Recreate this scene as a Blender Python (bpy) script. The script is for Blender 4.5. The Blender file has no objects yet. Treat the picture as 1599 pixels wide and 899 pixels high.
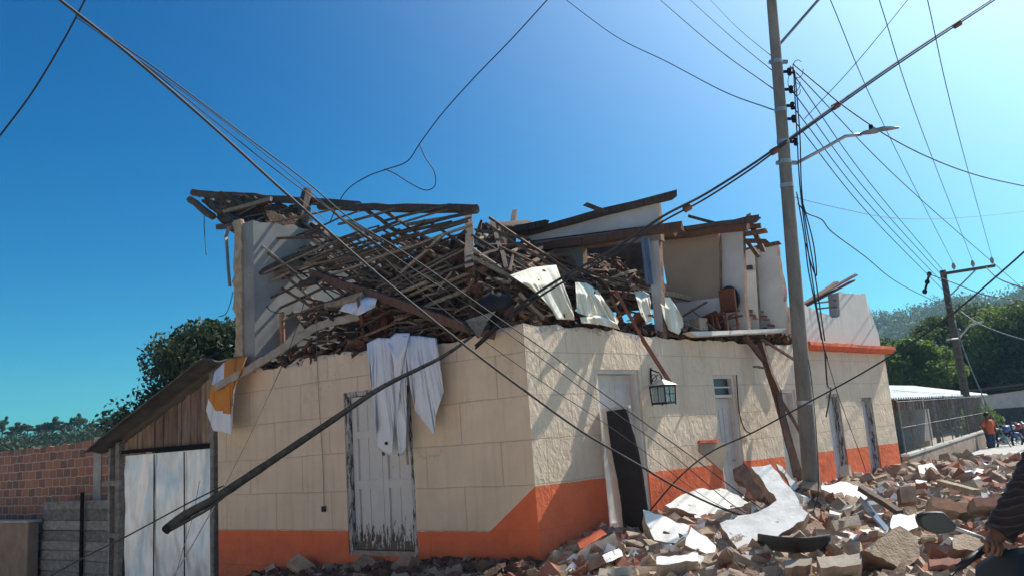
import bpy, math, random
import numpy as np
from mathutils import Vector, Matrix, noise
R_ = math.radians
scene = bpy.context.scene
COL = scene.collection
rnd = random.Random(7)

# ------------------------------------------------------------------ camera, world, sun, exposure
FPX, CW, CH = 1280.0, 1599.0, 899.0
PITCH, ROLL, CAMH = R_(10.4), R_(-4.19), 1.9
cp, sp, cr, sr = math.cos(PITCH), math.sin(PITCH), math.cos(ROLL), math.sin(ROLL)
AF = Vector((0, cp, sp)); U0 = Vector((0, -sp, cp)); R0 = Vector((1, 0, 0))
AR = cr*R0 + sr*U0; AU = -sr*R0 + cr*U0
CAM = Vector((0, 0, CAMH))
cam = bpy.data.cameras.new('camera'); camo = bpy.data.objects.new('camera', cam); COL.objects.link(camo)
camo.matrix_world = Matrix(((AR.x, AU.x, -AF.x, 0), (AR.y, AU.y, -AF.y, 0), (AR.z, AU.z, -AF.z, CAMH), (0, 0, 0, 1)))
cam.sensor_width = 36; cam.lens = 36*FPX/CW; cam.clip_start = .05; cam.clip_end = 5000
scene.camera = camo

HAZE = .00033
SUN_AZ, SUN_EL = R_(56), R_(44.5)
world = bpy.data.worlds.new('World'); scene.world = world; world.use_nodes = True
nt = world.node_tree; nt.nodes.clear()
sky = nt.nodes.new('ShaderNodeTexSky'); sky.sky_type = 'NISHITA'; sky.sun_disc = False
sky.sun_elevation = SUN_EL; sky.sun_rotation = SUN_AZ
sky.air_density = 1.0; sky.dust_density = 1.0; sky.ozone_density = 2.2; sky.altitude = 500
bg = nt.nodes.new('ShaderNodeBackground'); bg.inputs[1].default_value = .068
wo = nt.nodes.new('ShaderNodeOutputWorld')
# deeper, more cyan air and the bright veil round the sun
def wn(t, **k):
    n = nt.nodes.new('ShaderNode'+t)
    for a, v in k.items(): setattr(n, a, v)
    return n
hs = wn('HueSaturation'); hs.inputs['Saturation'].default_value = 1.5
ml = wn('Mix', data_type='RGBA', blend_type='MULTIPLY'); ml.inputs[0].default_value = 1; ml.inputs[7].default_value = (.22, .94, 1.0, 1)
nt.links.new(sky.outputs[0], hs.inputs['Color']); nt.links.new(hs.outputs[0], ml.inputs[6])
wtc = wn('TexCoord'); nrm = wn('VectorMath', operation='NORMALIZE'); dt = wn('VectorMath', operation='DOT_PRODUCT')
nt.links.new(wtc.outputs['Generated'], nrm.inputs[0]); nt.links.new(nrm.outputs[0], dt.inputs[0])
dt.inputs[1].default_value = (math.sin(SUN_AZ)*math.cos(SUN_EL), math.cos(SUN_AZ)*math.cos(SUN_EL), math.sin(SUN_EL))
mx_ = wn('Math', operation='MAXIMUM'); mx_.inputs[1].default_value = 0; pw_ = wn('Math', operation='POWER'); pw_.inputs[1].default_value = 7.0
nt.links.new(dt.outputs['Value'], mx_.inputs[0]); nt.links.new(mx_.outputs[0], pw_.inputs[0])
gl = wn('VectorMath', operation='SCALE'); gl.inputs[0].default_value = (15, 17.5, 19); nt.links.new(pw_.outputs[0], gl.inputs['Scale'])
ad = wn('VectorMath', operation='ADD'); nt.links.new(ml.outputs[2], ad.inputs[0]); nt.links.new(gl.outputs[0], ad.inputs[1])
nt.links.new(ad.outputs[0], bg.inputs[0]); nt.links.new(bg.outputs[0], wo.inputs[0])
sun = bpy.data.lights.new('sun', 'SUN'); sun.energy = 4.2; sun.angle = R_(.53); sun.color = (1, .935, .84)
suno = bpy.data.objects.new('sun', sun); COL.objects.link(suno)
sdir = Vector((math.sin(SUN_AZ)*math.cos(SUN_EL), math.cos(SUN_AZ)*math.cos(SUN_EL), math.sin(SUN_EL)))
suno.rotation_euler = sdir.to_track_quat('Z', 'Y').to_euler(); suno.location = (20, 15, 25)
scene.view_settings.view_transform = 'Standard'; scene.view_settings.look = 'None'
scene.view_settings.exposure = .7; scene.view_settings.gamma = 1; scene.view_settings.use_curve_mapping = False
scene.render.engine = 'CYCLES'
scene.cycles.use_denoising = True
scene.cycles.max_bounces = 6; scene.cycles.transparent_max_bounces = 12

# ------------------------------------------------------------------ placing helpers
def ray(x, y): return AR*((x-799.5)/FPX) - AU*((y-449.5)/FPX) + AF
def at(x, y, d): return CAM + ray(x, y)*d
def atz(x, y, z=0):
    r = ray(x, y); return CAM + r*((z-CAMH)/r.z)
def plane_hit(x, y, p, n):
    r = ray(x, y); return CAM + r*((p-CAM).dot(n)/r.dot(n))
P0 = Vector((.133, 12.934, 0))
A1, A2 = R_(45.5), R_(-54.6)
D1 = Vector((math.sin(A1), math.cos(A1), 0)); D2 = Vector((math.sin(A2), math.cos(A2), 0))
N1 = Vector((D1.y, -D1.x, 0)); N2 = Vector((-D2.y, D2.x, 0))
if N2.dot(CAM-P0) < 0: N2 = -N2
Z = Vector((0, 0, 1))
def RW(u, z, o=0): return P0 + D1*u + Z*z + N1*o
def LW(u, z, o=0): return P0 + D2*u + Z*z + N2*o
def RF(x, y, o=0): return plane_hit(x, y, P0+N1*o, N1)
def LF(x, y, o=0): return plane_hit(x, y, P0+N2*o, N2)
def plane3(a, b, c):
    n = (b-a).cross(c-a).normalized(); return a, n
def fbm(p, s=1., o=3): return noise.fractal(Vector(p)*s, .6, 2., o)

# ------------------------------------------------------------------ materials
MATS = {}
def newmat(name):
    m = bpy.data.materials.new(name); m.use_nodes = True; MATS[name] = m
    return m, m.node_tree, m.node_tree.nodes['Principled BSDF']
def N(nt, t, **kw):
    n = nt.nodes.new('ShaderNode'+t)
    for k, v in kw.items():
        if k.startswith('i_'): n.inputs[int(k[2:])].default_value = v
        else: setattr(n, k, v)
    return n
def ramp(nt, fac, p0, c0, p1, c1):
    r = N(nt, 'ValToRGB'); e = r.color_ramp.elements
    e[0].position = p0; e[0].color = (*c0, 1) if len(c0) == 3 else c0
    e[1].position = p1; e[1].color = (*c1, 1) if len(c1) == 3 else c1
    nt.links.new(fac, r.inputs[0]); return r.outputs[0]
def noise_n(nt, vec, scale, detail=5, rough=.6, dist=0):
    n = N(nt, 'TexNoise'); n.inputs['Scale'].default_value = scale; n.inputs['Detail'].default_value = detail
    n.inputs['Roughness'].default_value = rough; n.inputs['Distortion'].default_value = dist
    if vec: nt.links.new(vec, n.inputs['Vector'])
    return n.outputs['Fac']
def mixc(nt, fac, a, b, mode='MIX'):
    m = N(nt, 'Mix', data_type='RGBA', blend_type=mode)
    for s, v in ((0, fac), (6, a), (7, b)):
        if isinstance(v, (int, float)): m.inputs[s].default_value = v
        elif isinstance(v, tuple): m.inputs[s].default_value = (*v, 1) if len(v) == 3 else v
        else: nt.links.new(v, m.inputs[s])
    return m.outputs[2]
def mth(nt, op, a, b=None, c=None, clamp=False):
    m = N(nt, 'Math', operation=op, use_clamp=clamp)
    for i, v in enumerate((a, b, c)):
        if v is None: continue
        if isinstance(v, (int, float)): m.inputs[i].default_value = v
        else: nt.links.new(v, m.inputs[i])
    return m.outputs[0]
def bump(nt, bs, h, strength=.4, dist=.02):
    b = N(nt, 'Bump'); b.inputs['Strength'].default_value = strength; b.inputs['Distance'].default_value = dist
    nt.links.new(h, b.inputs['Height']); nt.links.new(b.outputs[0], bs.inputs['Normal']); return b
def mat(name, c, c2=None, rough=.8, scale=6, stretch=(1, 1, 1), bmp=.3, bdist=.01, metal=0, rand=.0, spec=.3):
    """two-tone noise material; rand varies the brightness from one object to the next"""
    m, t, bs = newmat(name)
    tc = N(t, 'TexCoord'); mp = N(t, 'Mapping'); mp.inputs['Scale'].default_value = stretch
    t.links.new(tc.outputs['Object'], mp.inputs[0])
    f = noise_n(t, mp.outputs[0], scale)
    c2 = c2 or tuple(v*.6 for v in c)
    col = ramp(t, f, .32, c2, .66, c)
    if rand:
        oi = N(t, 'ObjectInfo'); hs = N(t, 'HueSaturation')
        v = mth(t, 'MULTIPLY_ADD', oi.outputs['Random'], rand*2, 1-rand); t.links.new(v, hs.inputs['Value'])
        h = mth(t, 'MULTIPLY_ADD', oi.outputs['Random'], .03, .485); t.links.new(h, hs.inputs['Hue'])
        t.links.new(col, hs.inputs['Color']); col = hs.outputs[0]
    t.links.new(col, bs.inputs['Base Color'])
    bs.inputs['Roughness'].default_value = rough; bs.inputs['Metallic'].default_value = metal
    bs.inputs['Specular IOR Level'].default_value = spec
    if bmp:
        f2 = noise_n(t, mp.outputs[0], scale*5, 4)
        bump(t, bs, f2, bmp, bdist)
    return m

CREAM, ORANGE = (.77, .62, .465), (.84, .19, .08)
def wall_mat(name, side):
    m, t, bs = newmat(name)
    uv = N(t, 'UVMap', uv_map='uv'); cs = N(t, 'UVMap', uv_map='course')
    sx = N(t, 'SeparateXYZ'); t.links.new(uv.outputs[0], sx.inputs[0]); u, z = sx.outputs[0], sx.outputs[1]
    br = N(t, 'TexBrick', offset=.5); br.inputs['Scale'].default_value = 1
    br.inputs['Mortar Size'].default_value = .011; br.inputs['Mortar Smooth'].default_value = .3
    br.inputs['Brick Width'].default_value = 1.32 if side == 'R' else 1.6; br.inputs['Row Height'].default_value = 1
    wob = noise_n(t, uv.outputs[0], 1.4, 2)
    wv = N(t, 'VectorMath', operation='MULTIPLY_ADD')
    cx = N(t, 'CombineXYZ'); t.links.new(mth(t, 'SUBTRACT', wob, .5), cx.inputs[1])
    t.links.new(cx.outputs[0], wv.inputs[0]); wv.inputs[1].default_value = (.05, .06, 0); t.links.new(cs.outputs[0], wv.inputs[2])
    t.links.new(wv.outputs[0], br.inputs['Vector'])
    groove = br.outputs['Fac']
    # painted band
    if side == 'R': lim = mth(t, 'MULTIPLY_ADD', u, -.008, 1.165)
    else: lim = mth(t, 'MAXIMUM', mth(t, 'MULTIPLY_ADD', u, -.72, 1.165), .485)
    edge = mth(t, 'MULTIPLY_ADD', noise_n(t, uv.outputs[0], 9, 5, .7), .05, -.025)
    band = mth(t, 'LESS_THAN', z, mth(t, 'ADD', lim, edge))
    blot = noise_n(t, uv.outputs[0], 1.3, 6, .65)
    cream = ramp(t, blot, .3, (.68, .535, .39), .62, CREAM)
    blot2 = noise_n(t, uv.outputs[0], 2.2, 6, .7)
    oran = ramp(t, blot2, .3, (.70, .155, .07), .55, ORANGE)
    # faint drip stains running down from the top and splash dirt
    mp = N(t, 'Mapping'); mp.inputs['Scale'].default_value = (7, .5, 1); t.links.new(uv.outputs[0], mp.inputs[0])
    drip = ramp(t, noise_n(t, mp.outputs[0], 1, 4), .5, (0, 0, 0), .8, (1, 1, 1))
    dripf = mth(t, 'MULTIPLY', drip, .30)
    cream = mixc(t, dripf, cream, (.33, .27, .20))
    cream = mixc(t, mth(t, 'MULTIPLY', groove, .45), cream, (.36, .28, .20))
    col = mixc(t, band, cream, oran)
    # splash dirt near the ground
    dm = mth(t, 'MULTIPLY', mth(t, 'SUBTRACT', .55, z), noise_n(t, uv.outputs[0], 5, 5), clamp=True)
    col = mixc(t, mth(t, 'MULTIPLY', dm, 1.1, clamp=True), col, (.2, .13, .09))
    # knocked-off paint under the broken top edge
    top = mth(t, 'ADD', z, mth(t, 'MULTIPLY_ADD', noise_n(t, uv.outputs[0], 3.2, 6, .7), .7, -.35))
    tm = mth(t, 'GREATER_THAN', top, 3.60 if side == 'R' else 3.66)
    col = mixc(t, tm, col, ramp(t, noise_n(t, uv.outputs[0], 14, 4), .35, (.34, .28, .22), .65, (.62, .57, .49)))
    cn = noise_n(t, uv.outputs[0], 1.7, 7, .62); ck = mth(t, 'LESS_THAN', mth(t, 'ABSOLUTE', mth(t, 'SUBTRACT', cn, .5)), .0022)
    ck = mth(t, 'MULTIPLY', ck, mth(t, 'GREATER_THAN', noise_n(t, uv.outputs[0], .45, 3), .57))
    col = mixc(t, mth(t, 'MULTIPLY', ck, .75), col, (.2, .15, .11))
    # small scuffs
    sc = mth(t, 'GREATER_THAN', noise_n(t, uv.outputs[0], 7.5, 7, .75), .71)
    col = mixc(t, mth(t, 'MULTIPLY', sc, .6), col, (.50, .44, .37))
    t.links.new(col, bs.inputs['Base Color']); bs.inputs['Roughness'].default_value = .85
    bs.inputs['Specular IOR Level'].default_value = .2
    if side == 'R':
        mp2 = N(t, 'Mapping'); mp2.inputs['Scale'].default_value = (1.6, 1, 1); mp2.inputs['Rotation'].default_value = (0, 0, .5); t.links.new(uv.outputs[0], mp2.inputs[0])
        st = noise_n(t, mp2.outputs[0], 7, 5, .55, .6)
        st2 = noise_n(t, uv.outputs[0], 30, 3)
        h = mth(t, 'ADD', mth(t, 'MULTIPLY', st, .028), mth(t, 'MULTIPLY', st2, .004))
        h = mth(t, 'ADD', h, mth(t, 'MULTIPLY', noise_n(t, uv.outputs[0], 1.1, 2), .05))
        h = mth(t, 'SUBTRACT', h, mth(t, 'MULTIPLY', groove, .012))
        bump(t, bs, h, .75, 1.)
    else:
        h = mth(t, 'ADD', mth(t, 'MULTIPLY', noise_n(t, uv.outputs[0], 1.5, 3), .02), mth(t, 'MULTIPLY', noise_n(t, uv.outputs[0], 40, 3), .002))
        h = mth(t, 'SUBTRACT', h, mth(t, 'MULTIPLY', groove, .01))
        bump(t, bs, h, .8, 1.)
    return m
wall_mat('paint_R', 'R'); wall_mat('paint_L', 'L')

def peel_mat(name, paint, wood, thr=.6, low=None):
    m, t, bs = newmat(name)
    tc = N(t, 'TexCoord'); mp = N(t, 'Mapping'); mp.inputs['Scale'].default_value = (5, 5, 1.1); t.links.new(tc.outputs['Object'], mp.inputs[0])
    f = noise_n(t, mp.outputs[0], 4, 8, .75)
    if low is not None:
        s = N(t, 'SeparateXYZ'); t.links.new(tc.outputs['Object'], s.inputs[0])
        f = mth(t, 'ADD', f, mth(t, 'MULTIPLY', mth(t, 'SUBTRACT', low, s.outputs[2], clamp=True), .4))
    k = ramp(t, f, thr, (0, 0, 0), thr+.03, (1, 1, 1))
    w = noise_n(t, mp.outputs[0], 18, 4)
    pc = mixc(t, noise_n(t, tc.outputs['Object'], 3, 4), tuple(v*.78 for v in paint), paint)
    wc = mixc(t, w, tuple(v*.4 for v in wood), wood)
    t.links.new(mixc(t, k, pc, wc), bs.inputs['Base Color']); bs.inputs['Roughness'].default_value = .7
    bump(t, bs, mth(t, 'SUBTRACT', mth(t, 'MULTIPLY', w, .4), k), .35, .006)
    return m
peel_mat('peel_white', (.70, .68, .66), (.17, .13, .10), .64, .8)
peel_mat('peel_jamb', (.5, .5, .49), (.10, .09, .09), .5)
peel_mat('chipped_plaster', (.60, .57, .52), (.36, .22, .14), .68)
mat('white_paint', (.72, .66, .60), (.52, .50, .46), .7, 2.2, bmp=.25)
m, t, bs = newmat('white_slab')
tc = N(t, 'TexCoord'); a = ramp(t, noise_n(t, tc.outputs['Object'], 2.2, 6, .7), .3, (.56, .52, .46), .55, (.84, .82, .77))
pk = ramp(t, noise_n(t, tc.outputs['Object'], 3.1, 8, .72), .60, (0, 0, 0), .615, (1, 1, 1))
t.links.new(mixc(t, pk, a, mixc(t, noise_n(t, tc.outputs['Object'], 14, 4), (.2, .13, .09), (.42, .29, .2))), bs.inputs['Base Color']); bs.inputs['Roughness'].default_value = .8
bump(t, bs, mth(t, 'SUBTRACT', mth(t, 'MULTIPLY', noise_n(t, tc.outputs['Object'], 18, 5), .5), pk), .5, .02)
mat('white_cloth', (.80, .82, .86), (.70, .72, .77), .9, 3, (1, 1, .35), bmp=.6, bdist=.03)
mat('cream_cloth', (.78, .76, .66), (.62, .57, .42), .9, 2.5, (1, 1, .4), bmp=.3, bdist=.02)
mat('orange_cloth', (.66, .27, .05), (.52, .19, .04), .9, 3, bmp=.1)
mat('blue_cloth', (.25, .33, .45), (.14, .19, .28), .9, 3, bmp=.1)
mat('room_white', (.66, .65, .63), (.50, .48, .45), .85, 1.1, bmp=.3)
mat('room_beige', (.40, .31, .22), (.32, .245, .175), .8, 1.2, bmp=.15)
mat('room_grey', (.33, .33, .32), (.20, .195, .185), .85, 1.0, bmp=.2)
mat('broken_core', (.30, .19, .13), (.13, .085, .06), .95, 5, bmp=.9, bdist=.03)
mat('adobe', (.45, .335, .24), (.27, .185, .125), .95, 6, bmp=.9, bdist=.02, rand=.28)
mat('brick_red', (.36, .17, .11), (.22, .11, .075), .9, 9, bmp=.7, rand=.25)
mat('concrete_chunk', (.42, .355, .28), (.24, .20, .155), .9, 7, bmp=.7, rand=.25)
mat('orange_plaster', (.70, .14, .05), (.50, .10, .05), .85, 4, bmp=.4)
mat('roof_tile', (.25, .105, .065), (.10, .055, .04), .9, 7, bmp=.5, rand=.35)
mat('beam_dark', (.12, .085, .065), (.06, .042, .035), .85, 3, (6, 6, 1), bmp=.6, rand=.25)
mat('beam_brown', (.21, .12, .075), (.13, .07, .045), .85, 3, (6, 6, 1), bmp=.6, rand=.25)
mat('batten', (.19, .14, .105), (.08, .058, .045), .85, 4, (6, 6, 1), bmp=.5, rand=.35)
mat('pale_wood', (.35, .275, .195), (.2, .15, .105), .85, 4, (6, 6, 1), bmp=.5, rand=.2)
mat('red_wood', (.30, .10, .06), (.17, .06, .04), .6, 4, (5, 5, 1), bmp=.2)
mat('maroon', (.20, .055, .05), (.14, .04, .04), .6, 2, bmp=.1)
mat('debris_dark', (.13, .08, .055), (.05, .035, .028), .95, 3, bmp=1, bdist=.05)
mat('dust', (.40, .30, .215), (.22, .155, .105), .97, 1.6, bmp=1, bdist=.05)
mat('fascia', (.42, .37, .31), (.30, .25, .2), .8, 4, bmp=.2)
mat('black', (.022, .022, .024), (.012, .012, .013), .55, 6, bmp=.1)
mat('black_cable', (.03, .03, .032), (.018, .018, .02), .6, 6, bmp=0)
mat('black_sheet', (.03, .03, .034), (.018, .018, .02), .75, 3, bmp=.4, bdist=.02)
mat('matt_black', (.028, .026, .026), (.014, .013, .013), 1, 5, (3, 3, 3), bmp=.8, spec=0)  # near-black without sheen; the hanging pole's backlit darkness is put into this colour
mat('grey_cable', (.22, .22, .22), (.14, .14, .14), .6, 6, bmp=0)
mat('steel', (.42, .43, .44), (.30, .31, .32), .45, 6, bmp=.1, metal=.7)
mat('rust', (.25, .11, .06), (.12, .06, .04), .85, 8, bmp=.4)
mat('shed_plank', (.31, .225, .165), (.15, .105, .08), .9, 2.5, (4, 4, .6), bmp=.5, rand=.3)
mat('grey_plank', (.27, .26, .245), (.13, .125, .12), .9, 2.5, (.6, 4, 4), bmp=.5, rand=.3)
mat('shed_roof', (.11, .10, .095), (.06, .055, .05), .8, 3, bmp=.4)
mat('adobe_wall', (.30, .22, .165), (.20, .15, .115), .95, 2.5, bmp=.6)
mat('cement', (.40, .39, .36), (.27, .26, .24), .9, 2.5, bmp=.4)
mat('bark', (.13, .10, .075), (.06, .05, .04), .95, 8, bmp=.8)
mat('skin', (.17, .09, .06), (.13, .07, .05), .55, 8, bmp=.05)
mat('hair', (.02, .016, .014), (.012, .01, .01), .6, 20, bmp=.2)
mat('shirt_orange', (.62, .14, .06), (.5, .1, .05), .85, 5, bmp=.1)
mat('denim', (.05, .07, .12), (.03, .045, .08), .85, 8, bmp=.1)
mat('rubber', (.02, .02, .02), (.014, .014, .014), .85, 8, bmp=.1)
mat('moto_blue', (.05, .12, .30), (.04, .1, .25), .3, 4, bmp=0)
mat('moto_red', (.35, .03, .03), (.3, .03, .03), .3, 4, bmp=0)
mat('cobble', (.48, .43, .37), (.34, .30, .26), .9, 4, bmp=.8, bdist=.03)
mat('sidewalk', (.47, .45, .41), (.36, .34, .31), .9, 2, bmp=.3)
mat('fairing', (.012, .02, .026), (.009, .015, .02), .5, 4, bmp=0)

# brick wall on the left
m, t, bs = newmat('brick_wall')
uv = N(t, 'UVMap', uv_map='uv'); br = N(t, 'TexBrick', offset=.5); br.inputs['Scale'].default_value = 1
wob = noise_n(t, uv.outputs[0], 3, 3); cx = N(t, 'CombineXYZ'); t.links.new(mth(t, 'MULTIPLY_ADD', wob, .12, -.06), cx.inputs[1]); t.links.new(mth(t, 'MULTIPLY_ADD', wob, .08, -.04), cx.inputs[0])
va = N(t, 'VectorMath', operation='ADD'); t.links.new(uv.outputs[0], va.inputs[0]); t.links.new(cx.outputs[0], va.inputs[1]); t.links.new(va.outputs[0], br.inputs['Vector'])
br.inputs['Brick Width'].default_value = .42; br.inputs['Row Height'].default_value = .25; br.inputs['Mortar Size'].default_value = .016
br.inputs['Mortar Smooth'].default_value = .2; br.inputs['Bias'].default_value = 0
br.inputs['Color1'].default_value = (.38, .16, .095, 1); br.inputs['Color2'].default_value = (.17, .095, .075, 1); br.inputs['Mortar'].default_value = (.40, .35, .29, 1)
sm = ramp(t, noise_n(t, uv.outputs[0], 2.2, 6, .7), .56, (0, 0, 0), .66, (1, 1, 1))
col = mixc(t, mth(t, 'MULTIPLY', sm, .6), br.outputs['Color'], (.24, .19, .16))
t.links.new(col, bs.inputs['Base Color']); bs.inputs['Roughness'].default_value = .95
bump(t, bs, mth(t, 'MULTIPLY_ADD', br.outputs['Fac'], .6, mth(t, 'MULTIPLY', noise_n(t, uv.outputs[0], 30, 4), .5)), .7, .02)

# concrete pole with stains
m, t, bs = newmat('pole_concrete')
tc = N(t, 'TexCoord'); mp = N(t, 'Mapping'); mp.inputs['Scale'].default_value = (1, 1, .25); t.links.new(tc.outputs['Object'], mp.inputs[0])
a = ramp(t, noise_n(t, mp.outputs[0], 4, 6, .7), .35, (.10, .09, .08), .62, (.23, .21, .18))
t.links.new(mixc(t, mth(t, 'MULTIPLY', noise_n(t, tc.outputs['Object'], 40, 3), .35), a, (.32, .30, .26)), bs.inputs['Base Color'])
bs.inputs['Roughness'].default_value = .9; bump(t, bs, noise_n(t, tc.outputs['Object'], 30, 4), .4, .01)

# crumpled sheet metal
m, t, bs = newmat('crumpled_tin')
tc = N(t, 'TexCoord'); mp = N(t, 'Mapping'); mp.inputs['Scale'].default_value = (1, 1, .45); t.links.new(tc.outputs['Object'], mp.inputs[0])
a = ramp(t, noise_n(t, mp.outputs[0], 3, 5), .35, (.66, .69, .71), .6, (.86, .88, .90))
rs = ramp(t, noise_n(t, mp.outputs[0], 6, 6, .7), .63, (0, 0, 0), .75, (1, 1, 1))
t.links.new(mixc(t, mth(t, 'MULTIPLY', rs, .5), a, (.35, .25, .18)), bs.inputs['Base Color'])
bs.inputs['Metallic'].default_value = .45; bs.inputs['Roughness'].default_value = .5
bump(t, bs, noise_n(t, mp.outputs[0], 1.1, 2, .4, .5), 1., .3)

# corrugated metal
m, t, bs = newmat('zinc_roof')
tc = N(t, 'TexCoord'); a = ramp(t, noise_n(t, tc.outputs['Object'], 1.2, 5), .35, (.24, .28, .32), .65, (.36, .41, .45))
t.links.new(a, bs.inputs['Base Color']); bs.inputs['Metallic'].default_value = .2; bs.inputs['Roughness'].default_value = .5

# glass
m, t, bs = newmat('glass')
bs.inputs['Base Color'].default_value = (.55, .6, .62, 1); bs.inputs['Roughness'].default_value = .15
bs.inputs['Transmission Weight'].default_value = .75; bs.inputs['Alpha'].default_value = .7
m, t, bs = newmat('mirror_glass')
bs.inputs['Base Color'].default_value = (.03, .045, .05, 1); bs.inputs['Roughness'].default_value = .3
m, t, bs = newmat('helmet_shell')
bs.inputs['Base Color'].default_value = (.012, .012, .014, 1); bs.inputs['Roughness'].default_value = .5
# dark sleeve, lit creases of its wrinkles painted as pale bands
m, t, bs = newmat('sleeve')
tc = N(t, 'TexCoord'); wv = N(t, 'TexWave', wave_type='BANDS', bands_direction='Z'); wv.inputs['Scale'].default_value = 11; wv.inputs['Distortion'].default_value = 6; wv.inputs['Detail'].default_value = 3
t.links.new(tc.outputs['Object'], wv.inputs[0])
t.links.new(ramp(t, wv.outputs['Fac'], .80, (.016, .013, .018), .99, (.045, .037, .043)), bs.inputs['Base Color']); bs.inputs['Roughness'].default_value = .9
bump(t, bs, wv.outputs['Fac'], .5, .01)
# chain link
m, t, bs = newmat('chain_link')
uv = N(t, 'UVMap', uv_map='uv'); mp = N(t, 'Mapping'); mp.inputs['Rotation'].default_value = (0, 0, R_(45)); mp.inputs['Scale'].default_value = (14, 14, 14)
t.links.new(uv.outputs[0], mp.inputs[0]); s = N(t, 'SeparateXYZ'); t.links.new(mp.outputs[0], s.inputs[0])
fx = mth(t, 'LESS_THAN', mth(t, 'FRACT', s.outputs[0]), .07); fy = mth(t, 'LESS_THAN', mth(t, 'FRACT', s.outputs[1]), .07)
t.links.new(mth(t, 'MAXIMUM', fx, fy), bs.inputs['Alpha']); bs.inputs['Base Color'].default_value = (.2, .2, .2, 1); bs.inputs['Roughness'].default_value = .7
# leaves
def leaf_mat(name, c1, c2, trans=.35):
    m, t, bs = newmat(name)
    g = N(t, 'NewGeometry'); tc = N(t, 'TexCoord')
    v = mth(t, 'MULTIPLY_ADD', noise_n(t, tc.outputs['Object'], .9, 3), .6, mth(t, 'MULTIPLY', g.outputs['Random Per Island'], .45))
    col = ramp(t, v, .25, c1, .8, c2)
    t.links.new(col, bs.inputs['Base Color']); bs.inputs['Roughness'].default_value = .6; bs.inputs['Specular IOR Level'].default_value = .25
    tr = N(t, 'BsdfTranslucent'); t.links.new(mixc(t, .35, col, (.16, .22, .03)), tr.inputs[0])
    mx = N(t, 'MixShader'); mx.inputs[0].default_value = trans
    out = t.nodes['Material Output']; t.links.new(bs.outputs[0], mx.inputs[1]); t.links.new(tr.outputs[0], mx.inputs[2]); t.links.new(mx.outputs[0], out.inputs[0])
leaf_mat('leaf_dark', (.018, .03, .016), (.045, .07, .03), .15)
leaf_mat('leaf_mid', (.03, .055, .018), (.09, .13, .04))
leaf_mat('leaf_bright', (.06, .11, .025), (.17, .24, .05), .45)
leaf_mat('leaf_dull', (.045, .06, .035), (.10, .12, .07), .3)
mat('hill_green', (.05, .075, .03), (.03, .05, .02), .95, .25, bmp=.5, bdist=.3)
mat('earth', (.44, .34, .24), (.32, .24, .17), .97, .8, bmp=.8, bdist=.05)

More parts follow.
